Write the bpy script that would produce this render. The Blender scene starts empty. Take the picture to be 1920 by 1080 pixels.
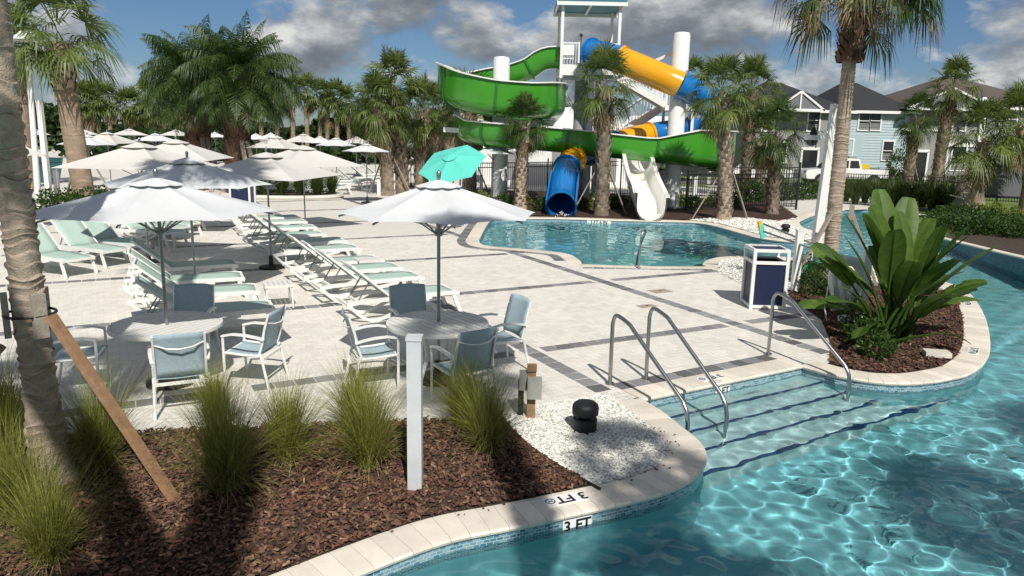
import bpy, bmesh, math, random
import numpy as np
from mathutils import Vector, Matrix, Quaternion
from mathutils.geometry import tessellate_polygon

SC = bpy.context.scene
COL = SC.collection
R = math.radians
rnd = random.Random(11)

# ------------------------------------------------------------------ camera
F_PX, PITCH, ROLL, CAM_H = 1400.0, R(11.8), R(1.2), 3.0
camd = bpy.data.cameras.new('camera')
cam = bpy.data.objects.new('camera', camd)
COL.objects.link(cam)
camd.sensor_width = 36.0
camd.lens = F_PX / 1920.0 * 36.0
camd.clip_start, camd.clip_end = 0.05, 3000.0
_fw = Vector((0, math.cos(PITCH), -math.sin(PITCH)))
_u0 = Vector((0, math.sin(PITCH), math.cos(PITCH)))
_r0 = Vector((1, 0, 0))
_rt = _r0 * math.cos(ROLL) + _u0 * math.sin(ROLL)
_up = -_r0 * math.sin(ROLL) + _u0 * math.cos(ROLL)
mw = Matrix((( _rt.x, _up.x, -_fw.x, 0), (_rt.y, _up.y, -_fw.y, 0), (_rt.z, _up.z, -_fw.z, CAM_H), (0, 0, 0, 1)))
cam.matrix_world = mw
SC.camera = cam

# ------------------------------------------------------------------ light
SUN_AZ, SUN_EL = R(13.5), R(46)          # shadows fall away from the camera, a little to the left
sun_dir = Vector((math.sin(SUN_AZ) * math.cos(SUN_EL), -math.cos(SUN_AZ) * math.cos(SUN_EL), math.sin(SUN_EL)))   # towards the sun
sund = bpy.data.lights.new('sun', 'SUN')
sund.energy = 4.8
sund.angle = R(0.5)
sund.color = (1.0, 0.955, 0.88)
sund.cycles.is_caustics_light = True
sun = bpy.data.objects.new('sun', sund)
COL.objects.link(sun)
sun.rotation_mode = 'QUATERNION'
sun.rotation_quaternion = sun_dir.to_track_quat('Z', 'Y')

world = bpy.data.worlds.new('World')
SC.world = world
world.use_nodes = True
wn, wl = world.node_tree.nodes, world.node_tree.links
wn.clear()
w_out = wn.new('ShaderNodeOutputWorld')
w_bg = wn.new('ShaderNodeBackground')
w_bg.inputs['Strength'].default_value = 0.07
sky = wn.new('ShaderNodeTexSky')
sky.sky_type = 'NISHITA'
sky.sun_disc = False
sky.sun_elevation = SUN_EL
sky.sun_rotation = math.atan2(sun_dir.x, sun_dir.y)
sky.air_density, sky.dust_density, sky.ozone_density = 1.0, 0.3, 2.0
tc = wn.new('ShaderNodeTexCoord')
sep = wn.new('ShaderNodeSeparateXYZ')
wl.new(tc.outputs['Generated'], sep.inputs[0])
def wmath(op, a, b=None, c=None):
    n = wn.new('ShaderNodeMath'); n.operation = op
    for i, v in enumerate((a, b, c)):
        if v is None: continue
        if isinstance(v, (int, float)): n.inputs[i].default_value = v
        else: wl.new(v, n.inputs[i])
    return n.outputs[0]
# heaped clouds spread evenly over the whole dome
comb = wn.new('ShaderNodeCombineXYZ')
wl.new(sep.outputs[0], comb.inputs[0]); wl.new(sep.outputs[1], comb.inputs[1]); wl.new(wmath('MULTIPLY', sep.outputs[2], 1.9), comb.inputs[2])
def wnoise(scale, detail, rough, off):
    mp = wn.new('ShaderNodeMapping'); mp.inputs['Location'].default_value = off
    wl.new(comb.outputs[0], mp.inputs[0])
    n = wn.new('ShaderNodeTexNoise'); n.inputs['Scale'].default_value = scale
    n.inputs['Detail'].default_value = detail; n.inputs['Roughness'].default_value = rough
    wl.new(mp.outputs[0], n.inputs['Vector'])
    return n.outputs['Fac']
def wramp(fac, stops):
    n = wn.new('ShaderNodeValToRGB')
    el = n.color_ramp.elements
    el[0].position, el[0].color = stops[0][0], stops[0][1]
    el[1].position, el[1].color = stops[-1][0], stops[-1][1]
    for p, c in stops[1:-1]:
        e = el.new(p); e.color = c
    wl.new(fac, n.inputs[0])
    return n.outputs['Color']
OFF = (3.1, 1.7, 0.4)
n_a = wnoise(5.2, 11, 0.56, OFF)
n_b = wnoise(5.2, 11, 0.56, (OFF[0], OFF[1], OFF[2] + .05))      # the same field a little higher up
big = wnoise(1.7, 3, .5, (7.7, 2.2, 0))
dens = wmath('ADD', n_a, wmath('MULTIPLY', wmath('SUBTRACT', big, .5), .35))
cover = wramp(dens, [(0.43, (0, 0, 0, 1)), (0.475, (.55, .55, .55, 1)), (0.53, (1, 1, 1, 1))])
lit = wmath('ADD', wmath('MULTIPLY', wmath('SUBTRACT', n_a, n_b), 2.6), wmath('SUBTRACT', .93, wmath('MULTIPLY', dens, .95)))
tone = wramp(lit, [(0.25, (2.5, 2.75, 3.15, 1)), (0.42, (3.5, 3.8, 4.2, 1)), (0.56, (5.8, 6.1, 6.4, 1)), (0.75, (10.5, 10.5, 10.3, 1))])
wmix = wn.new('ShaderNodeMixRGB')
hsv = wn.new('ShaderNodeHueSaturation')
hsv.inputs['Saturation'].default_value = 1.0
hsv.inputs['Value'].default_value = 0.72
tint = wn.new('ShaderNodeMixRGB'); tint.blend_type = 'MULTIPLY'; tint.inputs[0].default_value = 1.0
tint.inputs[2].default_value = (.72, .93, 1.22, 1)
wl.new(sky.outputs[0], tint.inputs[1]); wl.new(tint.outputs[0], hsv.inputs['Color'])
wl.new(cover, wmix.inputs[0]); wl.new(hsv.outputs[0], wmix.inputs[1]); wl.new(tone, wmix.inputs[2])
wl.new(wmix.outputs[0], w_bg.inputs['Color'])
wl.new(w_bg.outputs[0], w_out.inputs['Surface'])

SC.view_settings.view_transform = 'Standard'
SC.view_settings.look = 'None'
SC.view_settings.exposure = 0.0
SC.view_settings.gamma = 1.0
SC.view_settings.use_curve_mapping = False
SC.render.engine = 'CYCLES'
SC.cycles.max_bounces = 8
SC.cycles.transparent_max_bounces = 8
SC.cycles.use_denoising = True
SC.cycles.caustics_refractive = True
SC.cycles.caustics_reflective = False
SC.cycles.sample_clamp_indirect = 4.0

# ------------------------------------------------------------------ where a picture point lies in the place
def _ray(x, y):
    return _fw * F_PX + _rt * (x - 960) + _up * (540 - y)
def G(x, y, z=0.0):
    d = _ray(x, y); t = (z - CAM_H) / d.z
    return Vector((0, 0, CAM_H)) + d * t
def AT(x, y, Y):
    d = _ray(x, y); t = Y / d.y
    return Vector((0, 0, CAM_H)) + d * t
def PJ(p):
    v = Vector(p) - Vector((0, 0, CAM_H)); q = v.dot(_fw)
    return 960 + F_PX * v.dot(_rt) / q, 540 - F_PX * v.dot(_up) / q

# ------------------------------------------------------------------ materials
MATS = {}
def node(nt, kind, **kw):
    n = nt.nodes.new(kind)
    for k, v in kw.items():
        if k in n.inputs: n.inputs[k].default_value = v
        else: setattr(n, k, v)
    return n
def pmat(name, col, rough=0.5, var=0.12, scale=6.0, metal=0.0, bump=0.0, bscale=40.0, coat=0.0, island=0.0, spec=0.5, coords='Object', sheen=0.0, trans=0.0):
    m = bpy.data.materials.new(name); m.use_nodes = True
    nt = m.node_tree; b = nt.nodes['Principled BSDF']
    b.inputs['Roughness'].default_value = rough
    b.inputs['Metallic'].default_value = metal
    b.inputs['Specular IOR Level'].default_value = spec
    if coat: b.inputs['Coat Weight'].default_value = coat; b.inputs['Coat Roughness'].default_value = 0.12
    tcn = nt.nodes.new('ShaderNodeTexCoord')
    no = node(nt, 'ShaderNodeTexNoise', Scale=scale, Detail=6.0, Roughness=0.6)
    nt.links.new(tcn.outputs[coords], no.inputs['Vector'])
    mr = node(nt, 'ShaderNodeMapRange'); mr.inputs['From Min'].default_value = .25; mr.inputs['From Max'].default_value = .75
    mr.inputs['To Min'].default_value = 1 - var; mr.inputs['To Max'].default_value = 1 + var
    nt.links.new(no.outputs['Fac'], mr.inputs['Value'])
    val = mr.outputs[0]
    if island:
        ge = nt.nodes.new('ShaderNodeNewGeometry')
        mr2 = node(nt, 'ShaderNodeMapRange'); mr2.inputs['To Min'].default_value = 1 - island; mr2.inputs['To Max'].default_value = 1 + island
        oi = nt.nodes.new('ShaderNodeObjectInfo'); ad = node(nt, 'ShaderNodeMath', operation='ADD'); fr_ = node(nt, 'ShaderNodeMath', operation='FRACT')
        nt.links.new(ge.outputs['Random Per Island'], ad.inputs[0]); nt.links.new(oi.outputs['Random'], ad.inputs[1]); nt.links.new(ad.outputs[0], fr_.inputs[0])
        nt.links.new(fr_.outputs[0], mr2.inputs['Value'])
        mu = node(nt, 'ShaderNodeMath', operation='MULTIPLY')
        nt.links.new(val, mu.inputs[0]); nt.links.new(mr2.outputs[0], mu.inputs[1]); val = mu.outputs[0]
    vm = node(nt, 'ShaderNodeVectorMath', operation='SCALE')
    vm.inputs[0].default_value = col[:3]
    nt.links.new(val, vm.inputs['Scale'])
    nt.links.new(vm.outputs[0], b.inputs['Base Color'])
    if bump:
        nb = node(nt, 'ShaderNodeTexNoise', Scale=bscale, Detail=4.0)
        nt.links.new(tcn.outputs[coords], nb.inputs['Vector'])
        bp = node(nt, 'ShaderNodeBump', Strength=bump, Distance=0.02)
        nt.links.new(nb.outputs['Fac'], bp.inputs['Height']); nt.links.new(bp.outputs[0], b.inputs['Normal'])
    MATS[name] = m
    return m
def leafmat(name, col, col2, rough=0.45, trans=0.35, island=0.3):
    """thin leaf: diffuse + translucent, tint varying from leaf to leaf"""
    m = bpy.data.materials.new(name); m.use_nodes = True
    nt = m.node_tree; nt.nodes.clear()
    out = nt.nodes.new('ShaderNodeOutputMaterial')
    ge = nt.nodes.new('ShaderNodeNewGeometry')
    rp = nt.nodes.new('ShaderNodeValToRGB')
    rp.color_ramp.elements[0].color = (*col, 1); rp.color_ramp.elements[1].color = (*col2, 1)
    oi = nt.nodes.new('ShaderNodeObjectInfo')
    nt.links.new(ge.outputs['Random Per Island'], rp.inputs[0])
    p = nt.nodes.new('ShaderNodeBsdfPrincipled'); p.inputs['Roughness'].default_value = rough
    p.inputs['Specular IOR Level'].default_value = 0.35
    t = nt.nodes.new('ShaderNodeBsdfTranslucent')
    mx = nt.nodes.new('ShaderNodeMixShader'); mx.inputs[0].default_value = trans
    tcn = nt.nodes.new('ShaderNodeTexCoord'); no = node(nt, 'ShaderNodeTexNoise', Scale=9.0, Detail=5.0, Roughness=.65); nt.links.new(tcn.outputs['Object'], no.inputs['Vector'])
    mr = node(nt, 'ShaderNodeMapRange'); mr.inputs['From Min'].default_value = .3; mr.inputs['From Max'].default_value = .7; mr.inputs['To Min'].default_value = .72; mr.inputs['To Max'].default_value = 1.28
    nt.links.new(no.outputs['Fac'], mr.inputs['Value']); vm = node(nt, 'ShaderNodeVectorMath', operation='SCALE'); nt.links.new(rp.outputs[0], vm.inputs[0]); nt.links.new(mr.outputs[0], vm.inputs['Scale'])
    nt.links.new(vm.outputs[0], p.inputs['Base Color']); nt.links.new(vm.outputs[0], t.inputs['Color'])
    nt.links.new(p.outputs[0], mx.inputs[1]); nt.links.new(t.outputs[0], mx.inputs[2]); nt.links.new(mx.outputs[0], out.inputs[0])
    MATS[name] = m
    return m

pmat('white_paint', (.80, .80, .78), .35, .05, 9)
pmat('white_resin', (.80, .80, .77), .42, .06, 12)
pmat('white_frp', (.84, .83, .79), .25, .05, 2.0, coat=.3)
pmat('post_shade_grey', (.56, .58, .59), .45, .1, 5)  # white front post, with the palm shade on it put into this grey
pmat('steel', (.42, .42, .42), .28, .1, 20, metal=1.0)
pmat('pole_grey', (.30, .31, .32), .35, .06, 10, metal=.7)
pmat('canvas_white', (.63, .645, .66), .9, .05, 3.5, bump=.15, bscale=300)
pmat('canvas_beige', (.60, .585, .555), .9, .05, 3.5, bump=.15, bscale=300)
pmat('canvas_teal', (.10, .56, .47), .85, .06, 3)
pmat('sling_mint', (.40, .52, .465), .75, .07, 14, bump=.1, bscale=400)
pmat('sling_blue', (.35, .455, .505), .75, .18, 60, bump=.15, bscale=300)
pmat('sling_navy', (.06, .085, .14), .75, .12, 60)
pmat('table_white', (.72, .71, .68), .5, .06, 10)
pmat('navy_panel', (.012, .02, .06), .45, .15, 20, bump=.08, bscale=200)
pmat('black_plastic', (.012, .012, .013), .5, .2, 30, bump=.2, bscale=150)
pmat('black_metal', (.012, .012, .013), .45, .1, 20)
pmat('dark_hollow', (.006, .006, .008), .9, .1, 20)
pmat('slide_green', (.05, .27, .022), .22, .06, 1.2, coat=.4)
pmat('slide_green_deep', (.025, .15, .02), .25, .08, 1.2, coat=.3)
pmat('slide_blue', (.008, .16, .46), .2, .06, 1.2, coat=.5)
pmat('slide_yellow', (.78, .36, .008), .22, .06, 1.2, coat=.5)
pmat('tower_white', (.78, .78, .76), .4, .05, 3)
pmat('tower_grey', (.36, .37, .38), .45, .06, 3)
pmat('awning_teal', (.03, .16, .20), .6, .08, 3)
pmat('lumber', (.30, .175, .095), .7, .3, 14, bump=.3, bscale=60)
pmat('lumber_grey', (.34, .29, .24), .75, .25, 14, bump=.3, bscale=60)
pmat('box_grey', (.33, .33, .31), .6, .1, 12)
pmat('soil', (.05, .032, .022), .95, .35, 8, bump=.8, bscale=25)
pmat('mulch', (.105, .05, .032), .9, .35, 30, island=.75)
pmat('mulch_tan', (.21, .125, .075), .9, .3, 30, island=.45)
pmat('pebble', (.66, .65, .60), .7, .1, 30, island=.30)
pmat('coping', (.69, .63, .54), .6, .10, 5, island=.12, bump=.15, bscale=60, coords='Object')
pmat('concrete_pale', (.60, .57, .51), .8, .10, 1.5, bump=.15, bscale=60)
pmat('joint_sand', (.30, .275, .24), .95, .15, 6)
pmat('paver_white', (.66, .632, .58), .75, .06, 1.1, island=.07, bump=.02, bscale=90)
pmat('paver_grey', (.185, .182, .186), .8, .14, 9, island=.5, bump=.12, bscale=90)
pmat('grass_far', (.11, .16, .035), .9, .35, 1.5, bump=.5, bscale=30)
pmat('road', (.13, .13, .125), .85, .15, 3, bump=.1, bscale=80)
pmat('plaster', (.25, .55, .60), .7, .06, 1.0)
pmat('plaster_step', (.58, .70, .70), .7, .06, 2.0)
pmat('step_tile', (.012, .05, .14), .3, .2, 40)
pmat('tile_white', (.80, .80, .78), .3, .03, 20)
pmat('ink', (.01, .01, .011), .5, .1, 20)
pmat('ink_red', (.35, .03, .03), .5, .1, 20)
pmat('trunk_ring', (.40, .32, .25), .9, .3, 14, bump=.6, bscale=70)
pmat('trunk_boot', (.30, .235, .175), .9, .25, 6, island=.5, bump=.4, bscale=40)
pmat('trunk_dark', (.11, .062, .042), .95, .3, 6, island=.5, bump=.4, bscale=40)
pmat('trunk_smooth', (.30, .225, .16), .85, .22, 5, bump=.5, bscale=30)
leafmat('frond', (.065, .105, .02), (.19, .24, .065))
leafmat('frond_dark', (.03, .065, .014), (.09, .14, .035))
leafmat('frond_dead', (.26, .18, .09), (.42, .32, .18), .7, .2)
leafmat('blade', (.15, .19, .025), (.42, .41, .11), .5, .42)
leafmat('blade_dry', (.24, .19, .08), (.36, .30, .15), .6, .3)
leafmat('blade_dull', (.045, .08, .015), (.10, .14, .035), .5, .35)
leafmat('banana', (.045, .10, .016), (.12, .20, .03), .5, .38)
leafmat('banana_dry', (.20, .15, .05), (.33, .24, .10), .6, .25)
leafmat('shrub', (.022, .055, .010), (.07, .125, .022), .5, .3)
leafmat('shrub_lime', (.10, .15, .02), (.22, .26, .03), .5, .3)
leafmat('forest', (.010, .026, .007), (.04, .075, .016), .6, .25)
pmat('siding_blue', (.40, .50, .53), .6, .04, 2)
pmat('stucco_grey', (.27, .27, .265), .85, .06, 2, bump=.2, bscale=30)
pmat('stucco_dark', (.16, .17, .18), .85, .06, 2)
pmat('shingle_dark', (.026, .027, .031), .85, .3, 14, bump=.4, bscale=20)
pmat('shingle_brown', (.10, .078, .066), .85, .3, 14, bump=.4, bscale=20)
pmat('window_glass', (.02, .024, .028), .06, .1, 3, spec=.8)
pmat('truck_white', (.80, .80, .80), .25, .03, 3, coat=.6)
pmat('rubber', (.015, .015, .015), .8, .1, 20)
pmat('yellow_plastic', (.65, .45, .02), .5, .1, 10)
pmat('tarp_tan', (.34, .29, .225), .85, .18, 5, bump=.3, bscale=12)
pmat('sign_grey', (.13, .135, .145), .55, .06, 4)
pmat('metal_roof', (.66, .67, .68), .4, .05, 3)
pmat('orange', (.75, .16, .02), .6, .1, 10)
pmat('ring_white', (.70, .72, .74), .7, .12, 8)
pmat('green_plastic', (.02, .33, .18), .4, .1, 10)
pmat('flower_red', (.6, .09, .05), .6, .2, 30)

pmat('far_water', (.10, .30, .33), .08, .1, 1.5, bump=.15, bscale=4)

# paver pattern for the deck that is too far away to build stone by stone
def deck_far():
    m = bpy.data.materials.new('deck_far'); m.use_nodes = True
    nt = m.node_tree; b = nt.nodes['Principled BSDF']; b.inputs['Roughness'].default_value = .8
    tcn = nt.nodes.new('ShaderNodeTexCoord'); mp = nt.nodes.new('ShaderNodeMapping'); mp.inputs['Rotation'].default_value = (0, 0, R(-28))
    nt.links.new(tcn.outputs['Object'], mp.inputs[0])
    br = node(nt, 'ShaderNodeTexBrick', Scale=1.0); br.inputs['Brick Width'].default_value = .2; br.inputs['Row Height'].default_value = .1
    br.inputs['Mortar Size'].default_value = .006
    br.inputs['Color1'].default_value = (.655, .625, .57, 1); br.inputs['Color2'].default_value = (.69, .66, .605, 1); br.inputs['Mortar'].default_value = (.44, .41, .36, 1)
    nt.links.new(mp.outputs[0], br.inputs['Vector'])
    no = node(nt, 'ShaderNodeTexNoise', Scale=.9, Detail=5.0); nt.links.new(tcn.outputs['Object'], no.inputs['Vector'])
    mr = node(nt, 'ShaderNodeMapRange'); mr.inputs['To Min'].default_value = .88; mr.inputs['To Max'].default_value = 1.1
    nt.links.new(no.outputs['Fac'], mr.inputs['Value'])
    vm = node(nt, 'ShaderNodeVectorMath', operation='SCALE'); nt.links.new(br.outputs['Color'], vm.inputs[0]); nt.links.new(mr.outputs[0], vm.inputs['Scale'])
    nt.links.new(vm.outputs[0], b.inputs['Base Color'])
    MATS['deck_far'] = m
deck_far()
# small glass mosaic along the water line (pieces of 25 x 50 mm), laid out in UV = metres along the wall / height
def mosaic(name, c1, c2, mortar, w, h):
    m = bpy.data.materials.new(name); m.use_nodes = True
    nt = m.node_tree; b = nt.nodes['Principled BSDF']; b.inputs['Roughness'].default_value = .2
    tcn = nt.nodes.new('ShaderNodeTexCoord')
    br = node(nt, 'ShaderNodeTexBrick', Scale=1.0); br.inputs['Brick Width'].default_value = w; br.inputs['Row Height'].default_value = h
    br.inputs['Mortar Size'].default_value = h * .09; br.inputs['Bias'].default_value = -.1
    br.inputs['Color1'].default_value = (*c1, 1); br.inputs['Color2'].default_value = (*c2, 1); br.inputs['Mortar'].default_value = (*mortar, 1)
    nt.links.new(tcn.outputs['UV'], br.inputs['Vector'])
    nt.links.new(br.outputs['Color'], b.inputs['Base Color'])
    MATS[name] = m
mosaic('mosaic_near', (.06, .19, .27), (.28, .42, .46), (.52, .56, .56), .055, .027)
mosaic('mosaic_dark', (.02, .07, .13), (.05, .15, .22), (.10, .18, .22), .10, .05)
# water
def water_mat():
    m = bpy.data.materials.new('water'); m.use_nodes = True
    nt = m.node_tree; nt.nodes.clear()
    out = nt.nodes.new('ShaderNodeOutputMaterial')
    g = node(nt, 'ShaderNodeBsdfGlass', IOR=1.33, Roughness=0.0); g.inputs['Color'].default_value = (.85, .97, .98, 1)
    nt.links.new(g.outputs[0], out.inputs[0])
    MATS['water'] = m
water_mat()

# ------------------------------------------------------------------ mesh helpers
def frame_from(d, up=Vector((0, 0, 1))):
    d = d.normalized()
    if abs(d.dot(up)) > .985: up = Vector((0, 1, 0))
    a = d.cross(up).normalized(); b = a.cross(d).normalized()
    return a, b
class MB:
    def __init__(s): s.v = []; s.f = []; s.uv = None
    def quad(s, a, b, c, d):
        i = len(s.v); s.v += [a, b, c, d]; s.f.append((i, i + 1, i + 2, i + 3))
    def tri(s, a, b, c):
        i = len(s.v); s.v += [a, b, c]; s.f.append((i, i + 1, i + 2))
    def box(s, c, size, rz=0.0, M=None):
        hx, hy, hz = size[0] / 2, size[1] / 2, size[2] / 2
        i = len(s.v); c = Vector(c)
        m = M if M is not None else Matrix.Rotation(rz, 3, 'Z')
        for z in (-hz, hz):
            for x, y in ((-hx, -hy), (hx, -hy), (hx, hy), (-hx, hy)): s.v.append(c + m @ Vector((x, y, z)))
        s.f += [(i, i + 3, i + 2, i + 1), (i + 4, i + 5, i + 6, i + 7)] + [(i + a, i + b, i + b + 4, i + a + 4) for a, b in ((0, 1), (1, 2), (2, 3), (3, 0))]
        return s
    def bar(s, p0, p1, w, h, up=Vector((0, 0, 1))):
        """rectangular bar from p0 to p1, w sideways, h along up"""
        p0, p1 = Vector(p0), Vector(p1); d = p1 - p0
        a, b = frame_from(d, Vector(up)); i = len(s.v)
        for p in (p0, p1):
            for x, y in ((-1, -1), (1, -1), (1, 1), (-1, 1)): s.v.append(p + a * (x * w / 2) + b * (y * h / 2))
        s.f += [(i + 3, i + 2, i + 1, i), (i + 4, i + 5, i + 6, i + 7)] + [(i + q, i + r, i + r + 4, i + q + 4) for q, r in ((0, 1), (1, 2), (2, 3), (3, 0))]
        return s
    def cyl(s, p0, p1, r0, r1=None, n=10, caps=True):
        r1 = r0 if r1 is None else r1
        return s.tube([p0, p1], [r0, r1], n, caps)
    def tube(s, path, r, n=8, caps=True, closed=False):
        pts = [Vector(p) for p in path]; m = len(pts)
        rs = r if isinstance(r, (list, tuple)) else [r] * m
        i0 = len(s.v); a = None
        for k, p in enumerate(pts):
            if closed: d = pts[(k + 1) % m] - pts[k - 1]
            else: d = pts[min(k + 1, m - 1)] - pts[max(k - 1, 0)]
            d.normalize()
            if a is None: a, b = frame_from(d)
            else:
                a = (a - d * a.dot(d)).normalized(); b = a.cross(d).normalized()
            for j in range(n):
                t = 2 * math.pi * j / n
                s.v.append(p + (a * math.cos(t) + b * math.sin(t)) * rs[k])
        for k in range(m if closed else m - 1):
            for j in range(n):
                q = i0 + k * n; w = i0 + ((k + 1) % m) * n
                s.f.append((q + j, q + (j + 1) % n, w + (j + 1) % n, w + j))
        if caps and not closed:
            s.f.append(tuple(i0 + j for j in range(n))[::-1]); s.f.append(tuple(i0 + (m - 1) * n + j for j in range(n)))
        return s
    def lathe(s, prof, n=16, c=(0, 0, 0), close=True):
        i0 = len(s.v); c = Vector(c)
        for r, z in prof:
            for j in range(n):
                t = 2 * math.pi * j / n; s.v.append(c + Vector((r * math.cos(t), r * math.sin(t), z)))
        for k in range(len(prof) - 1):
            for j in range(n):
                q = i0 + k * n
                s.f.append((q + j, q + (j + 1) % n, q + n + (j + 1) % n, q + n + j))
        if close:
            s.f.append(tuple(i0 + j for j in range(n))[::-1]); s.f.append(tuple(i0 + (len(prof) - 1) * n + j for j in range(n)))
        return s
    def prism(s, poly, z0, z1, bottom=True):
        i0 = len(s.v); n = len(poly)
        s.v += [Vector((p[0], p[1], z0)) for p in poly] + [Vector((p[0], p[1], z1)) for p in poly]
        for j in range(n): s.f.append((i0 + j, i0 + (j + 1) % n, i0 + n + (j + 1) % n, i0 + n + j))
        for t in tessellate_polygon([[Vector((p[0], p[1], 0)) for p in poly]]):
            a, b, c = t
            nz = (Vector((poly[b][0] - poly[a][0], poly[b][1] - poly[a][1], 0))).cross(Vector((poly[c][0] - poly[a][0], poly[c][1] - poly[a][1], 0))).z
            if nz < 0: a, b, c = a, c, b
            s.f.append((i0 + n + a, i0 + n + b, i0 + n + c))
            if bottom: s.f.append((i0 + a, i0 + c, i0 + b))
        return s
    def strip(s, rows):
        i0 = len(s.v); n = len(rows[0])
        for r in rows: s.v += [Vector(p) for p in r]
        for k in range(len(rows) - 1):
            for j in range(n - 1):
                q = i0 + k * n + j; s.f.append((q, q + 1, q + n + 1, q + n))
        return s
    def mesh(s, name, mat, smooth=False):
        me = bpy.data.meshes.new(name); me.from_pydata([tuple(p) for p in s.v], [], s.f); me.update()
        if mat: me.materials.append(MATS[mat])
        if smooth:
            me.polygons.foreach_set('use_smooth', [True] * len(me.polygons))
            if smooth != 'all':
                try: me.set_sharp_from_angle(angle=R(38))
                except Exception: pass
        return me
    def build(s, name, mat, parent=None, smooth=False):
        return link(name, s.mesh(name, mat, smooth), parent)
def link(name, me, parent=None, loc=None, rz=None):
    o = bpy.data.objects.new(name, me); COL.objects.link(o)
    if parent is not None: o.parent = parent
    if loc is not None: o.location = loc
    if rz is not None: o.rotation_euler = (0, 0, rz)
    return o
def tag(o, label=None, cat=None, group=None, kind=None):
    if label: o['label'] = label
    if cat: o['category'] = cat
    if group: o['group'] = group
    if kind: o['kind'] = kind
    return o
def thing(name, label, cat, loc=(0, 0, 0), rz=0.0, group=None):
    o = bpy.data.objects.new(name, None); COL.objects.link(o)
    o.empty_display_size = .2
    o.location = loc; o.rotation_euler = (0, 0, rz)
    return tag(o, label, cat, group)
KIDS = {}
def kids(o):
    return [c for c in bpy.data.objects if c.parent == o]
def copy_tree(o, parent=None, tree=None):
    c = o.copy(); COL.objects.link(c); c.parent = parent
    for ch in (tree or TREE(o)): copy_sub(ch, c)
    return c
def TREE(o):
    return [(c, TREE(c)) for c in kids(o)]
def copy_sub(t, parent):
    c = t[0].copy(); COL.objects.link(c); c.parent = parent
    for g in t[1]: copy_sub(g, c)
def catmull(pts, per=6, closed=False):
    P = [Vector(p) for p in pts]; n = len(P); out = []
    for i in range(n if closed else n - 1):
        p0 = P[i - 1] if (closed or i > 0) else P[0] * 2 - P[1]
        p1, p2 = P[i], P[(i + 1) % n]
        p3 = P[(i + 2) % n] if (closed or i + 2 < n) else P[-1] * 2 - P[-2]
        for k in range(per):
            t = k / per
            out.append(.5 * ((2 * p1) + (p2 - p0) * t + (2 * p0 - 5 * p1 + 4 * p2 - p3) * t * t + (3 * p1 - p0 - 3 * p2 + p3) * t ** 3))
    if not closed: out.append(P[-1])
    return out
def inside(x, y, poly):
    c = False; n = len(poly); j = n - 1
    for i in range(n):
        xi, yi = poly[i][0], poly[i][1]; xj, yj = poly[j][0], poly[j][1]
        if (yi > y) != (yj > y) and x < (xj - xi) * (y - yi) / (yj - yi) + xi: c = not c
        j = i
    return c
def inside_np(X, Y, poly):
    c = np.zeros(X.shape, bool); n = len(poly); j = n - 1
    for i in range(n):
        xi, yi = poly[i][0], poly[i][1]; xj, yj = poly[j][0], poly[j][1]
        if yi != yj:
            c ^= ((yi > Y) != (yj > Y)) & (X < (xj - xi) * (Y - yi) / (yj - yi) + xi)
        j = i
    return c
def sheet(name, outer, holes, z, mat, kind='structure', parent=None):
    polys = [[Vector((p[0], p[1], 0)) for p in q] for q in [outer] + list(holes)]
    flat = [p for q in polys for p in q]
    mb = MB(); mb.v = [Vector((p.x, p.y, z)) for p in flat]
    for t in tessellate_polygon(polys):
        a, b, c = t
        if (flat[b] - flat[a]).cross(flat[c] - flat[a]).z < 0: b, c = c, b
        mb.f.append((a, b, c))
    o = mb.build(name, mat, parent)
    if parent is None: tag(o, kind=kind)
    return o
def text_mesh(txt, size, mat, name, extrude=.001):
    cu = bpy.data.curves.new('t', 'FONT'); cu.body = txt; cu.size = size; cu.align_x = 'CENTER'; cu.align_y = 'CENTER'; cu.extrude = extrude
    cu.offset = size * .022; cu.resolution_u = 3
    o = bpy.data.objects.new('t', cu); COL.objects.link(o)
    dg = bpy.context.evaluated_depsgraph_get()
    me = bpy.data.meshes.new_from_object(o.evaluated_get(dg)); me.name = name
    bpy.data.objects.remove(o); bpy.data.curves.remove(cu)
    me.materials.clear(); me.materials.append(MATS[mat])
    return me
ORD = ['nearest', 'second', 'third', 'fourth', 'fifth', 'sixth', 'seventh', 'eighth', 'ninth', 'tenth', 'eleventh', 'twelfth', 'thirteenth', 'fourteenth', 'fifteenth', 'sixteenth', 'seventeenth', 'eighteenth']

def ORDN(k): return 'first' if k == 0 else ORD[k]
# ================================================================== pools and ground
WATER_Z, FLOOR_Z = -0.13, -1.0
TH = R(28)
E1 = Vector((math.cos(TH), math.sin(TH), 0)); E2 = Vector((-math.sin(TH), math.cos(TH), 0))
def W2(pts, z=-0.04): return [G(x, y, z).to_2d().to_3d() for x, y in pts]
near = [Vector((-9, .4, 0)), Vector((-4.5, 2.2, 0)), Vector((-2.6, 3.35, 0)), Vector((-1.65, 4.1, 0))] + W2([(675, 1080), (835, 1020), (978, 990), (1172, 947), (1242, 928), (1289, 907), (1312, 884), (1320, 860), (1306, 833), (1273, 806), (1240, 779)])
c_step1 = W2([(1200, 754)])[0]; c_step2 = W2([(1504, 690)])[0]
planter = W2([(1504, 690), (1545, 702), (1580, 710), (1650, 721), (1720, 722), (1778, 714), (1817, 703), (1844, 680), (1852, 648), (1844, 600), (1824, 563), (1799, 543)]) + [Vector((9.35, 16.3, 0)), Vector((8.95, 17.6, 0)), Vector((8.0, 18.6, 0)), Vector((7.0, 18.95, 0))]
gravel_nose = W2([(1396, 483), (1352, 485), (1327, 491), (1319, 498)])
entry = W2([(1327, 503), (1226, 503), (1090, 499)])
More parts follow.
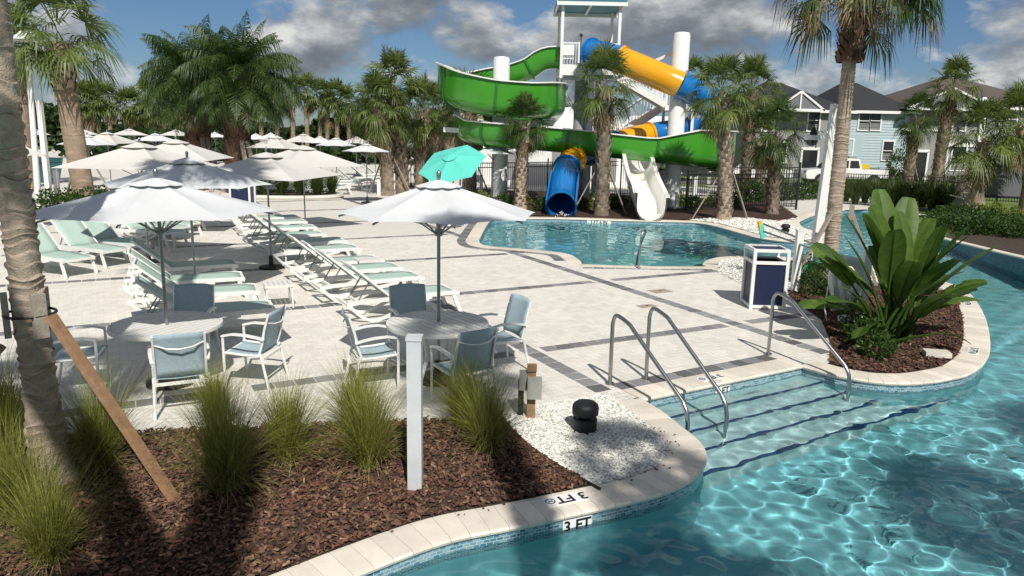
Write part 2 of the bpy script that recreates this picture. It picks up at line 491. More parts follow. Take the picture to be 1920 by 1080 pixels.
slide_l = W2([(1086, 492), (1069, 481), (1037, 475), (959, 468), (911, 464), (897, 456), (900, 445), (914, 420), (927, 413), (974, 411), (1069, 412), (1163, 415), (1289, 418), (1336, 424), (1383, 437), (1415, 446), (1438, 450), (1488, 456), (1540, 457)])
tip = W2([(1560, 456), (1566, 450), (1555, 440)])
river_l = W2([(1510, 431), (1497, 419), (1506, 413), (1530, 404), (1572, 396), (1635, 394), (1699, 402)])
S_near = catmull(near, 6) + [c_step1]
S_pl = catmull(planter + gravel_nose, 5)
S_slide = catmull(slide_l + tip + river_l, 5)
wall_r = [G(1749, 452, WATER_Z).to_2d().to_3d(), G(1920, 519, WATER_Z).to_2d().to_3d(), Vector((11.35, 12, 0)), Vector((11.6, 4, 0))]
S_wall = catmull(wall_r, 5)
PATH = S_near + S_pl + entry + S_slide                      # the edge that carries coping, land on its left
POOL = PATH + S_wall + [Vector((12, -4, 0)), Vector((-9, -4, 0))]
def offset(path, d):
    out = []
    for i, p in enumerate(path):
        a = path[max(i - 1, 0)]; b = path[min(i + 1, len(path) - 1)]
        t0 = (p - a).normalized() if i else (b - p).normalized(); t1 = (b - p).normalized() if i < len(path) - 1 else t0
        n0 = Vector((-t0.y, t0.x, 0)); n1 = Vector((-t1.y, t1.x, 0)); n = (n0 + n1)
        if n.length < 1e-4: n = n0
        n.normalize(); k = max(n.dot(n0), .45)
        out.append(p + n * (d / k))
    return out
COP_W = .33
INNER = offset(PATH, COP_W)
POOL_BIG = INNER + S_wall + [Vector((12, -4, 0)), Vector((-9, -4, 0))]
GROUND = [(-900, -300), (900, -300), (900, 1500), (-900, 1500)]
UNDER = offset(PATH, .05) + [p + Vector((.1, 0, 0)) for p in S_wall] + [Vector((12.1, -4.1, 0)), Vector((-9.1, -4.1, 0))]
sheet('ground', GROUND, [UNDER], -.07, 'grass_far')
fl = sheet('pool_floor', [(p.x, p.y) for p in offset(PATH, .03)] + [(p.x, p.y) for p in S_wall] + [(12, -4), (-9, -4)], [], FLOOR_Z, 'plaster')
fl.cycles.is_caustics_receiver = True
def wall_strip(name, path, z0, z1, mat, closed=False, inset=0.0, zs0=None):
    mb = MB(); L = 0.0; us = []
    for i, p in enumerate(path):
        if i: L += (p - path[i - 1]).length
        us.append(L)
    rows = [[Vector((p.x, p.y, z0 if zs0 is None else zs0[i])), Vector((p.x, p.y, z1))] for i, p in enumerate(path)]
    mb.strip(rows)
    me = mb.mesh(name, mat)
    uv = me.uv_layers.new(name='UVMap')
    for lp in me.loops:
        vi = lp.vertex_index; k = vi // 2
        uv.data[lp.index].uv = (us[k], me.vertices[vi].co.z)
    o = link(name, me); tag(o, kind='structure')
    o.cycles.is_caustics_receiver = True
    return o
wall_strip('waterline_tile_band', PATH, -.045, -.23, 'mosaic_near')
wall_strip('pool_wall', PATH, -.23, FLOOR_Z, 'plaster')
back_end = [Vector((12, -4, 0)), Vector((-9, -4, 0)), Vector((-9, .4, 0))]
wall_strip('pool_wall', [S_wall[-1]] + back_end, .0, FLOOR_Z, 'plaster')
# raised tiled wall on the right bank, rising towards the camera
WT = [.03 + .5 * min(1, max(0, i / (len(S_wall) * .55))) for i in range(len(S_wall))]
_lk = INNER[-1]
wall_strip('raised_river_wall', S_wall, 0, FLOOR_Z, 'mosaic_dark', zs0=WT)
conn = [PATH[-1], S_wall[0]]
wall_strip('pool_wall', conn, -.01, FLOOR_Z, 'mosaic_dark')

# --- coping stones
cop = thing('pool_coping', None, None); tag(cop, 'pale bullnose coping stones edging the pool and river', kind='structure')
prof = [(0.0, -.05), (-.026, -.034), (-.032, -.014), (-.02, .003), (.012, .009), (COP_W, .009), (COP_W, -.05)]
def coping_run(path, z=0.0, zs=None, step=.30, width=COP_W, nm='coping_stone', parent=None):
    # resample
    d = [0.0]
    for i in range(1, len(path)): d.append(d[-1] + (path[i] - path[i - 1]).length)
    n = max(1, int(d[-1] / step)); 
    def pos(s):
        s = min(max(s, 0), d[-1])
        k = 0
        lo, hi = 0, len(d) - 1
        while hi - lo > 1:
            m = (lo + hi) // 2
            if d[m] <= s: lo = m
            else: hi = m
        t = (s - d[lo]) / max(d[hi] - d[lo], 1e-6)
        zz = z if zs is None else zs[lo] * (1 - t) + zs[hi] * t
        return path[lo].lerp(path[hi], t), zz
    off = offset(path, 1.0)
    def nrm(s):
        a, _ = pos(s - .04); b, _ = pos(s + .04); t = (b - a).normalized(); return Vector((-t.y, t.x, 0))
    for i in range(n):
        s0, s1 = d[-1] * i / n + .002, d[-1] * (i + 1) / n - .002
        mb = MB(); rows = []
        for s in (s0, (s0 + s1) / 2, s1):
            p, zz = pos(s); nn = nrm(s)
            rows.append([p + nn * (a * width / COP_W if a > .1 else a) + Vector((0, 0, b + zz)) for a, b in prof])
        mb.strip(rows)
        m = len(prof)
        mb.f.append(tuple(range(m))[::-1]); mb.f.append(tuple(range(2 * m, 3 * m)))
        mb.f = [tuple(reversed(f)) for f in mb.f]
        mb.build(nm, 'coping', parent or cop, True)
def seg_len(path): return sum((path[i] - path[i - 1]).length for i in range(1, len(path)))
coping_run(S_near[10:], step=.16); coping_run(S_near[:11], step=.6); coping_run([c_step1, c_step2], step=.16); coping_run(S_pl[:60], step=.17); coping_run(S_pl[59:], step=.4); coping_run([S_pl[-1]] + entry, step=.35); coping_run([entry[-1]] + S_slide, step=.5)
coping_run(S_wall, zs=[z + .0 for z in WT], step=.5, width=.28)
bed_joint = MB()
for pth in (S_near, [c_step1, c_step2], S_pl, [S_pl[-1]] + entry, [entry[-1]] + S_slide):
    q = offset(pth, COP_W - .01); r_ = offset(pth, .004)
    bed_joint.strip([[Vector((a.x, a.y, .004)), Vector((b.x, b.y, .004))] for a, b in zip(r_, q)])
tag(bed_joint.build('coping_mortar_bed', 'concrete_pale'), kind='structure')

# --- steps into the river
d_st = (c_step2 - c_step1).normalized(); n_st = Vector((d_st.y, -d_st.x, 0))
st = thing('river_steps', None, None); tag(st, 'broad pale underwater steps with dark nosing lines', kind='structure')
for k, (o0, o1, z) in enumerate(((0, .33, -.19), (.33, .64, -.34), (.64, .95, -.50), (.95, 1.27, -.66))):
    a0 = c_step1 - d_st * (.25 + .02 * k) ; b0 = c_step2 + d_st * (.35 + .33 * k)
    mb = MB()
    A, B = a0 + n_st * o0, b0 + n_st * o0; Cc, D = b0 + n_st * o1, a0 + n_st * o1
    mb.quad(*[Vector((p.x, p.y, z)) for p in (D, Cc, B, A)])
    zn = (-.34, -.50, -.66, FLOOR_Z)[k]
    mb.quad(*[Vector((p.x, p.y, q)) for p, q in ((D, zn), (Cc, zn), (Cc, z), (D, z))])
    mb.quad(*[Vector((p.x, p.y, q)) for p, q in ((Cc, FLOOR_Z), (B, FLOOR_Z), (B, z), (Cc, z))])
    o = mb.build('step_tread', 'plaster_step' if k < 3 else 'plaster_step', st); o.cycles.is_caustics_receiver = True
    nb = MB(); w_t = .036
    A2, B2 = a0 + n_st * (o1 - w_t), b0 + n_st * (o1 - w_t); C2, D2 = b0 + n_st * (o1 + .004), a0 + n_st * (o1 + .004)
    nb.quad(*[Vector((p.x, p.y, z + .004)) for p in (D2, C2, B2, A2)])
    nb.quad(*[Vector((p.x, p.y, q)) for p, q in ((D2, z - .022), (C2, z - .022), (C2, z + .004), (D2, z + .004))])
    o = nb.build('nosing_tile_line', 'step_tile', o); o.cycles.is_caustics_receiver = True

# --- water surface, really rippled so that sun and sky break up in it
def grow(a, b, f0, f1, st, big):
    out = [a]
    while out[-1] < b:
        v = out[-1]; d = st if f0 <= v <= f1 else min(big, st + .018 * (f0 - v if v < f0 else v - f1))
        out.append(v + d)
    return np.array(out)
xs = grow(-3.2, 17.5, -1.2, 6.6, .027, .09); ys = grow(1.6, 34, 3.9, 8.6, .027, .11)
X, Y = np.meshgrid(xs, ys)
dYg = np.maximum(np.gradient(ys)[:, None] + 0 * X, np.gradient(xs)[None] + 0 * X)
rg = np.random.default_rng(5)
Z = np.zeros_like(X); waves = []; curv = 0.0
for i in range(70):
    lam = .115 * (.50 / .115) ** rg.random(); a = rg.uniform(0, 2 * math.pi); k = 2 * math.pi / lam; am = lam ** 1.75
    waves.append((lam, a, k, am, rg.uniform(0, 6.28))); curv += (am * k * k) ** 2 / 2
cf = 2.0 / math.sqrt(curv)                      # ripples curved enough to focus sunlight near the floor
for lam, a, k, am, ph in waves:
    fade = np.clip((lam / dYg - 2.6) / 2.0, 0, 1)
    Z += cf * am * fade * np.sin(k * (X * math.cos(a) + Y * math.sin(a)) + ph)
for lam, am in ((.9, .0030), (1.4, .004), (.7, .002), (1.1, .0028)):
    a = rg.uniform(0, 6.28); Z += am * .6 * np.sin(6.283 / lam * (X * math.cos(a) + Y * math.sin(a)) + rg.uniform(0, 6.28))
Z *= .85 + .3 * np.sin(X * .9 + 1.3 * np.sin(Y * .5)) * np.sin(Y * .7 + 1.0)
# splash rings where the two slides run out
for cxp, cyp in ((G(1053, 416).x, G(1053, 416).y), (G(1222, 420).x, G(1222, 420).y)):
    D = np.hypot(X - cxp, (Y - cyp)); Z += .022 * np.exp(-(D / 1.5) ** 2) * np.sin(D * 11 + 3 * np.sin(np.arctan2(Y - cyp, X - cxp) * 5)) * (.4 + .6 * rg.random(D.shape))
keep = inside_np(X, Y, [(p.x, p.y) for p in POOL_BIG])
ny, nx = X.shape
kc = keep.copy()
cell = kc[:-1, :-1] | kc[1:, :-1] | kc[:-1, 1:] | kc[1:, 1:]
idx = np.arange(nx * ny).reshape(ny, nx)
q = np.stack([idx[:-1, :-1], idx[:-1, 1:], idx[1:, 1:], idx[1:, :-1]], -1)[cell]
used = np.unique(q); remap = np.full(nx * ny, -1); remap[used] = np.arange(len(used))
V = np.stack([X.ravel(), Y.ravel(), Z.ravel() + WATER_Z], -1)[used]; Q = remap[q]
def np_mesh(name, V, Q, mat, smooth=False):
    me = bpy.data.meshes.new(name); nv, nf, k = len(V), len(Q), Q.shape[1]
    me.vertices.add(nv); me.vertices.foreach_set('co', V.astype(np.float32).ravel())
    me.loops.add(nf * k); me.loops.foreach_set('vertex_index', Q.astype(np.int32).ravel())
    me.polygons.add(nf); me.polygons.foreach_set('loop_start', (np.arange(nf) * k).astype(np.int32)); me.polygons.foreach_set('loop_total', np.full(nf, k, np.int32))
    me.polygons.foreach_set('use_smooth', np.full(nf, bool(smooth)))
    me.update(calc_edges=True); me.validate()
    if mat: me.materials.append(MATS[mat])
    return me
wat = link('water', np_mesh('water', V, Q, 'water', True)); tag(wat, kind='structure')
wat.cycles.is_caustics_caster = True

# ------------------------------------------------------------------ beds
def GP(pts): return [G(x, y).to_2d() for x, y in pts]
def clean(poly, mind=.03):
    out = []
    for p in poly:
        p = Vector((p[0], p[1]))
        if not out or (p - out[-1]).length > mind: out.append(p)
    return out
inner_near = [p.to_2d() for p in offset(S_near, COP_W)]
edge_g = [p.to_2d() for p in catmull([G(x, y) for x, y in ((1125, 921), (1055, 882), (997, 843), (962, 810), (940, 786))], 4)]
ia = min(range(len(inner_near)), key=lambda i: (inner_near[i] - edge_g[0]).length)
BED = clean([Vector((-9, .9))] + inner_near[3:ia + 1] + edge_g + GP([(800, 790), (500, 803), (260, 812), (0, 833)]) + [Vector((-9, 7.6))])
GRAV = clean(list(reversed(edge_g)) + inner_near[ia:-3] + GP([(1140, 742), (1118, 744), (1005, 762)]))
pl_in = [p.to_2d() for p in offset(S_pl, COP_W)]
i9 = max(i for i, p in enumerate(pl_in) if p.y < 15.2 and i < 80)
PLANT = clean(pl_in[3:i9 + 1] + GP([(1700, 540), (1620, 528), (1560, 515), (1490, 512), (1478, 553), (1500, 572), (1540, 600), (1556, 640)]))
ISLG = clean([pl_in[i9]] + pl_in[i9 + 1:] + GP([(1346, 511), (1395, 535), (1470, 549), (1478, 553), (1490, 512), (1560, 515), (1620, 528), (1700, 540)]))
sl_in = [p.to_2d() for p in offset([entry[-1]] + S_slide, COP_W)]
def near_i(lst, px, py):
    t = G(px, py).to_2d(); return min(range(len(lst)), key=lambda i: (lst[i] - t).length)
ja, jb, jc = near_i(sl_in, 930, 409), near_i(sl_in, 1290, 414), near_i(sl_in, 1500, 412)
SLB = clean(sl_in[ja:jb + 1] + GP([(1340, 408), (1400, 408), (1460, 414), (1500, 409)]) + [Vector((11.5, 31)), Vector((12.5, 36)), Vector((-2.2, 40)), Vector((-2.2, 29))])
PENG = clean(sl_in[jb:jc + 1] + GP([(1500, 411), (1460, 416), (1400, 410), (1340, 410)]))
inner_big = [(p.x, p.y) for p in POOL_BIG]
DECK = [(-48, 1), (9.2, 1), (10, 20), (30, 40), (16, 44), (-2, 44), (-2, 80), (-80, 80), (-80, 30)]
# the deck base (sand under the pavers) and the paved area too far to be built stone by stone
UN2 = [(p.x, p.y) for p in offset(PATH, .12)]
sheet('deck_base', DECK, [], -.034, 'joint_sand') if False else None
def clipped_sheet(name, outer, z, mat, cellsize=.25, yr=None):
    pass
deck = sheet('deck', [(-60, 1.2), (-9.2, 1.2)] + [(p.x, p.y) for p in offset(PATH, .06)] + [(17.5, 33), (20, 40), (9, 46), (-2, 46), (-2, 85), (-85, 85), (-85, 20)], [], -.004, 'deck_far')
tag(deck, 'white paver pool deck with grey paver bands')

# pavers, stone by stone, as far as they can be told apart
w = .1
ij = np.arange(-260, 260)
I, J = np.meshgrid(ij, ij)
ox = (I + 2 * J).ravel() * w; oy = (I - 2 * J).ravel() * w
cH = np.stack([ox + w, oy + w / 2], -1); cV = np.stack([ox + w / 2, oy + 2 * w], -1)
cs = np.concatenate([cH, cV]); isV = np.concatenate([np.zeros(len(cH), bool), np.ones(len(cV), bool)])
ctr = np.array([-1.5, 13.0])
wx = ctr[0] + cs[:, 0] * E1.x + cs[:, 1] * E2.x; wy = ctr[1] + cs[:, 0] * E1.y + cs[:, 1] * E2.y
s_ = wx * E1.x + wy * E1.y; t_ = wx * E2.x + wy * E2.y
SP = 3.85
ds = np.abs((s_ - 8.81 + SP / 2) % SP - SP / 2); dt = np.abs((t_ - 8.75 + SP / 2) % SP - SP / 2)
ok = (wy > 6.4) & (wy < 21.5) & (np.abs(wx) < .72 * wy + .6) & (wx < 9)
ok &= (ds > .06) & (dt > .06)
for poly, inv in ((inner_big, 1), (BED, 1), (GRAV, 1), (PLANT, 1), (ISLG, 1)):
    ok[ok] &= ~inside_np(wx[ok], wy[ok], poly)
sel = np.where(ok)[0]
sel = sel[np.argsort(wy[sel])]
gap, bev, th = .0024, .0016, .006
def paver_arrays(ids):
    n = len(ids)
    hx = np.where(isV[ids], w / 2, w) - gap; hy = np.where(isV[ids], w, w / 2) - gap
    sx = np.array([-1, 1, 1, -1]); sy = np.array([-1, -1, 1, 1])
    lo_x = hx[:, None] * sx; lo_y = hy[:, None] * sy
    hi_x = (hx - bev)[:, None] * sx; hi_y = (hy - bev)[:, None] * sy
    lx = np.concatenate([lo_x, hi_x], 1); ly = np.concatenate([lo_y, hi_y], 1)
    jit = rg.normal(0, .0003, (n, 1))
    lz = np.concatenate([np.full((n, 4), -.004), np.full((n, 4), 0.0)], 1) + jit
    tx = rg.normal(0, .0015, (n, 1)); ty = rg.normal(0, .0015, (n, 1))
    lz[:, 4:] += tx * hi_x + ty * hi_y
    px = wx[ids][:, None] + lx * E1.x + ly * E2.x; py = wy[ids][:, None] + lx * E1.y + ly * E2.y
    V = np.stack([px, py, lz], -1).reshape(-1, 3)
    fq = np.array([[4, 5, 6, 7], [0, 1, 5, 4], [1, 2, 6, 5], [2, 3, 7, 6], [3, 0, 4, 7]])
    Q = (np.arange(n)[:, None, None] * 8 + fq[None]).reshape(-1, 4)
    return V, Q
inview = []
for i in sel:
    x, y = PJ((wx[i], wy[i], 0))
    if 0 < x < 1920 and y < 800:
        inview.append(i)
        if len(inview) >= 300: break
one = set(inview)
rest = np.array([i for i in sel if i not in one])
o = link('paver_field', np_mesh('paver_field', *paver_arrays(rest), 'paver_white'), deck); tag(o, kind='stuff')
pm = {}
for v in (False, True):
    k = [i for i in inview if isV[i] == v][0]
    Vv, Qq = paver_arrays(np.array([k])); Vv = Vv - np.array([wx[k], wy[k], 0])
    pm[v] = np_mesh('paver', Vv, Qq, 'paver_white')
for i in inview:
    ob = link('paver', pm[bool(isV[i])], deck, (wx[i], wy[i], rg.normal(0, .0009)))
# darker bands and border courses, each stone a piece
def stone(c, ang, lx, ly, z=.003):
    M = Matrix.Rotation(ang, 3, 'Z'); mb = MB(); i = 0
    for hx, hy, zz in ((lx / 2, ly / 2, -.014), (lx / 2 - .006, ly / 2 - .006, z)):
        for a, b in ((-1, -1), (1, -1), (1, 1), (-1, 1)): mb.v.append(M @ Vector((a * hx, b * hy, zz)))
    mb.f = [(4, 5, 6, 7), (0, 1, 5, 4), (1, 2, 6, 5), (2, 3, 7, 6), (3, 0, 4, 7)]
    return mb
band_far = MB(); nband = 0
BW, BL = .24, .245
bme = stone((0, 0), TH, BL - .004, BW - .004).mesh('band_paver', 'paver_grey')
blocks = []
for kx in range(-1, 2):
    s0 = 8.81 + SP * kx
    for q in np.arange(-2, 40, BL): blocks.append((s0, q, 1))
for kt in range(-2, 8):
    t0 = 8.75 + SP * kt
    for q in np.arange(-30, 18, BL):
        blocks.append((q, t0, 0))
for s0, t0, kd in blocks:
    x, y = s0 * E1.x + t0 * E2.x, s0 * E1.y + t0 * E2.y
    if not (6.2 < y < 34) or abs(x) > .74 * y + .5: continue
    if any(inside(x, y, pg) for pg in (inner_big, BED, GRAV, PLANT, ISLG, SLB, PENG)): continue
    if kd == 0:
        dd = abs((s0 - 8.81 + SP / 2) % SP - SP / 2)
        if dd < .24: continue
    if y < 17.5 and x > -9 and nband < 250:
        link('band_paver', bme, deck, (x, y, rg.normal(0, .0006))); nband += 1
    else:
        m2 = stone((0, 0), TH, BL - .004, BW - .004); i0 = len(band_far.v)
        band_far.v += [v + Vector((x, y, 0)) for v in m2.v]; band_far.f += [tuple(a + i0 for a in f) for f in m2.f]
tag(band_far.build('band_paver_field', 'paver_grey', deck), kind='stuff')
def border(path, d0, lx, ly, lim=1e9):
    p2 = offset(path, d0); acc = 0; nxt = lx / 2
    for i in range(1, len(p2)):
        a, b = p2[i - 1], p2[i]; L = (b - a).length
        while nxt <= acc + L:
            p = a.lerp(b, (nxt - acc) / L); t = (b - a).normalized()
            m2 = stone((0, 0), math.atan2(t.y, t.x), lx - .005, ly - .005, .0035)
            ob = m2.build('border_paver', 'paver_grey', deck); ob.location = (p.x, p.y, 0)
            nxt += lx
        acc += L
i0 = near_i([p.to_2d() for p in PATH], 1200, 754)
border([c_step1 + d_st * .0, c_step2 - d_st * .05], COP_W + .13, .25, .24)
border([entry[0], entry[-1]], COP_W + .11, .25, .2)
ka, kb = near_i([p.to_2d() for p in S_slide], 1080, 490), near_i([p.to_2d() for p in S_slide], 927, 413)
border(S_slide[ka:kb], COP_W + .14, .2, .26)
border([Vector((*p, 0)) for p in GP([(1122, 741), (1005, 760), (965, 770)])], .12, .25, .22)

def bed_surface(name, poly, z, mat, amp, res, kind='structure', mound=0.0):
    """bed filled with a bumpy sheet: grid cells inside the outline, its border snapped to the outline sheet below"""
    xs_ = [p[0] for p in poly]; ys_ = [p[1] for p in poly]
    Xg, Yg = np.meshgrid(np.arange(min(xs_), max(xs_), res), np.arange(min(ys_), max(ys_), res))
    ins = inside_np(Xg, Yg, poly)
    h = np.zeros_like(Xg)
    for i in range(14):
        lam = rg.uniform(.25, 1.4); a = rg.uniform(0, 6.28); h += amp / 8 * np.sin(6.28 / lam * (Xg * math.cos(a) + Yg * math.sin(a)) + rg.uniform(0, 6.28))
    Zg = z + np.abs(h) * .8 + rg.normal(0, amp * .10, Xg.shape)
    ny_, nx_ = Xg.shape; idg = np.arange(nx_ * ny_).reshape(ny_, nx_)
    cl = ins[:-1, :-1] & ins[1:, :-1] & ins[:-1, 1:] & ins[1:, 1:]
    qq = np.stack([idg[:-1, :-1], idg[:-1, 1:], idg[1:, 1:], idg[1:, :-1]], -1)[cl]
    us = np.unique(qq); rm = np.full(nx_ * ny_, -1); rm[us] = np.arange(len(us))
    me = np_mesh(name, np.stack([Xg.ravel(), Yg.ravel(), Zg.ravel()], -1)[us], rm[qq], mat, True)
    o = link(name, me); tag(o, kind='structure')
    base = sheet(name, [tuple(p) for p in poly], [], z - .004, mat); base.parent = o; base.name = 'bed_base'
    return o
bed_surface('mulch_bed', BED, .012, 'soil', .03, .06)
bed_surface('mulch_bed', PLANT, .014, 'soil', .03, .07)
bed_surface('mulch_bed', SLB, .012, 'mulch', .05, .25)
bed_surface('gravel_bed', GRAV, .008, 'pebble', .008, .05)
bed_surface('gravel_bed', ISLG, .008, 'pebble', .012, .1)
bed_surface('gravel_bed', PENG, .010, 'pebble', .012, .1)
def scatter(name, poly, n, mat, maker, zf, ylim=1e9):
    mb = MB(); xs_ = [p[0] for p in poly]; ys_ = [p[1] for p in poly]; k = 0; tries = 0
    while k < n and tries < n * 12:
        tries += 1
        x, y = rnd.uniform(min(xs_), max(xs_)), rnd.uniform(min(ys_), max(ys_))
        if y > ylim or not inside(x, y, poly): continue
        px, py = PJ((x, y, 0))
        if not (-60 < px < 1980 and py < 1130): continue
        maker(mb, x, y, zf); k += 1
    o = mb.build(name, mat); tag(o, kind='stuff'); return o
def chip(mb, x, y, z, L=(.018, .065)):
    l = rnd.uniform(*L); b = l * rnd.uniform(.22, .5); t = rnd.uniform(.004, .012)
    M = (Matrix.Rotation(rnd.uniform(0, 6.28), 3, 'Z') @ Matrix.Rotation(rnd.gauss(0, .35), 3, 'Y') @ Matrix.Rotation(rnd.gauss(0, .35), 3, 'X'))
    c = Vector((x, y, z + rnd.uniform(.004, .032))); i = len(mb.v)
    pts = [(-l / 2, -b * .35), (-l * .3, -b / 2), (l * .35, -b / 2), (l / 2, 0), (l * .3, b / 2), (-l * .35, b * .45)]
    mb.v += [c + M @ Vector((a, q, t / 2)) for a, q in pts] + [c + M @ Vector((a, q, -t / 2)) for a, q in pts]
    mb.f.append(tuple(range(i, i + 6)))
    for j in range(6): mb.f.append((i + j, i + 6 + j, i + 6 + (j + 1) % 6, i + (j + 1) % 6))
scatter('bark_mulch', BED, 17000, 'mulch', chip, .02)
scatter('bark_mulch', BED, 2300, 'mulch_tan', chip, .028)
scatter('bark_mulch', PLANT, 7500, 'mulch', lambda m, x, y, z: chip(m, x, y, z, (.025, .08)), .02, 14.8)
scatter('bark_mulch', PLANT, 500, 'mulch_tan', chip, .03, 14.8)
def pebble(mb, x, y, z, rr=(.008, .017)):
    r = rnd.uniform(*rr); c = Vector((x, y, z + r * .5)); i = len(mb.v); a0 = rnd.uniform(0, 6.28)
    mb.v.append(c + Vector((0, 0, r * .8)))
    for j in range(5):
        a = a0 + j * 1.2566; q = r * rnd.uniform(.8, 1.35); mb.v.append(c + Vector((math.cos(a) * q, math.sin(a) * q, rnd.uniform(-.2, .3) * r)))
    for j in range(5): mb.f.append((i, i + 1 + j, i + 1 + (j + 1) % 5))
    mb.f.append((i + 5, i + 4, i + 3, i + 2, i + 1))
scatter('white_pebbles', GRAV, 9000, 'pebble', pebble, .010)
scatter('white_pebbles', ISLG, 2600, 'pebble', lambda m, x, y, z: pebble(m, x, y, z, (.015, .03)), .012)
scatter('white_pebbles', PENG, 3000, 'pebble', lambda m, x, y, z: pebble(m, x, y, z, (.02, .045)), .014)
sp_ = MB()
for _ in range(26):
    k_ = rnd.randrange(18, len(S_near) - 8); a_ = offset(S_near, COP_W)[k_] if _ == 0 else inner_near[k_]; b_ = S_near[k_]
    f_ = abs(rnd.gauss(0, .12)); q_ = Vector((a_[0], a_[1])).lerp(Vector((b_.x, b_.y)), min(f_, .9)); chip(sp_, q_.x + rnd.uniform(-.12, .12), q_.y + rnd.uniform(-.05, .05), .006, (.012, .04))
tag(sp_.build('spilled_mulch', 'mulch', None), kind='stuff')
fo = MB()
for cx0, cy0 in ((1053, 412), (1222, 417)):
    c0 = G(cx0, cy0, WATER_Z)
    for _ in range(260):
        r_ = abs(rnd.gauss(0, .32)); a_ = rnd.uniform(0, 6.28); z_ = WATER_Z + rnd.random() ** 3 * .35 * math.exp(-r_ * 2); d_ = rnd.uniform(.008, .028)
        q_ = Vector((c0.x + math.cos(a_) * r_, c0.y + math.sin(a_) * r_ * 1.2, z_)); i_ = len(fo.v)
        fo.v += [q_ + Vector(v) * d_ for v in ((1, 0, 0), (0, 1, 0), (-1, 0, 0), (0, -1, 0), (0, 0, 1), (0, 0, -1))]; fo.f += [(i_ + a, i_ + b, i_ + 4) for a, b in ((0, 1), (1, 2), (2, 3), (3, 0))] + [(i_ + b, i_ + a, i_ + 5) for a, b in ((0, 1), (1, 2), (2, 3), (3, 0))]
tag(fo.build('water_splash', 'tile_white', None, True), kind='stuff')
# dark plastic edging between gravel and mulch
mb = MB(); mb.tube([Vector((p.x, p.y, .022)) for p in edge_g], .014, 5)
tag(mb.build('garden_edging', 'black_plastic', None, True), 'dark plastic edging strip between gravel and mulch', 'edging')

bk = MB(); _o = offset(S_wall, -.0)
bk.strip([[Vector((a.x + .2, a.y, z + .01)), Vector((a.x + 2.2, a.y + .3, z + .05)), Vector((a.x + 7, a.y + .8, z * .5)), Vector((a.x + 9, a.y + .8, -.08))] for a, z in zip(S_wall, WT)])
tag(bk.build('bank_bed', 'soil', None, True), kind='structure')
# concrete path, lawns and street on the right
sheet('path', [tuple(p) for p in GP([(1497, 412), (1500, 398), (1560, 385), (1700, 398), (1830, 412)])] + [(17.5, 27), (16.5, 31.5)] + [tuple(p) for p in GP([(1699, 400), (1635, 392), (1572, 394), (1530, 402)])], [], .0, 'concrete_pale')
sheet('street', [(-2, 49.5), (70, 47.5), (70, 52.5), (-2, 54.5)], [], -.05, 'road')
# ================================================================== furniture
def square_tube_path(mb, pts, w, h):
    for a, b in zip(pts[:-1], pts[1:]): mb.bar(a, b, w, h)
def chair_proto():
    t = thing('dining_chair', 'x', 'chair')
    for s in (-1, 1):
        x = s * .265
        MB().tube([(x * 1.02, .22, 0), (x, .225, .35), (x, .225, .60), (x, .21, .635)], .016, 6).build('leg', 'white_resin', t, True)
        MB().tube([(x * 1.05, -.31, 0), (x, -.235, .36), (x, -.215, .43)], .016, 6).build('leg', 'white_resin', t, True)
        a = MB(); pa = [(x, .235, .625), (x * 1.04, .10, .655), (x * 1.05, -.05, .65), (x * 1.02, -.19, .625), (x * .98, -.27, .60)]
        for q, r_ in zip(pa[:-1], pa[1:]): a.bar(q, r_, .045, .022)
        a.build('armrest', 'white_resin', t)
        MB().tube([(x * .93, -.20, .42), (x * .93, -.245, .56), (x * .93, -.275, .72), (x * .93, -.33, .90)], .014, 6).build('back_rail', 'white_resin', t, True)
        MB().tube([(x * .95, .235, .425), (x * .95, .0, .405), (x * .95, -.225, .40)], .016, 6).build('seat_rail', 'white_resin', t, True)
    rows = []
    for k in range(9):
        f = k / 8; y = .25 - .46 * f; z = .435 - .03 * math.sin(f * math.pi) - .022 * f - (.02 if k == 0 else 0)
        rows.append([(-.245 + .49 * i / 6, y, z - .014 * math.sin(i / 6 * math.pi)) for i in range(7)])
    r2 = MB().strip(rows); 
    o = r2.build('seat', 'sling_blue', t, 'all')
    md = o.modifiers.new('thick', 'SOLIDIFY'); md.thickness = .006
    rows = []
    for k in range(9):
        f = k / 8; z = .43 + .48 * f; y = -.205 - .12 * f ** 1.4
        rows.append([(-.245 + .49 * i / 6, y - .045 * math.sin(i / 6 * math.pi) * (.4 + .6 * f), z + .012 * math.sin(i / 6 * math.pi)) for i in range(7)])
    o = MB().strip(rows).build('backrest', 'sling_blue', t, 'all')
    md = o.modifiers.new('thick', 'SOLIDIFY'); md.thickness = .006
    MB().tube([(-.245, -.285, .80), (-.12, -.345, .765), (0, -.36, .755), (.12, -.345, .765), (.245, -.285, .80)], .008, 6).build('back_strap', 'white_resin', t, True)
    MB().bar((-.25, -.235, .36), (.25, -.235, .36), .03, .03).build('crossbar', 'white_resin', t)
    MB().bar((-.25, .22, .405), (.25, .22, .405), .03, .03).build('crossbar', 'white_resin', t)
    return t
chair = chair_proto(); chair_tree = TREE(chair); chair_used = [False]
def place(o, tree, used, loc, rz, label, group=None):
    c = o if not used[0] else copy_tree(o, None, tree)
    used[0] = True
    c.location = loc; c.rotation_euler = (0, 0, rz); tag(c, label, None, group)
    return c
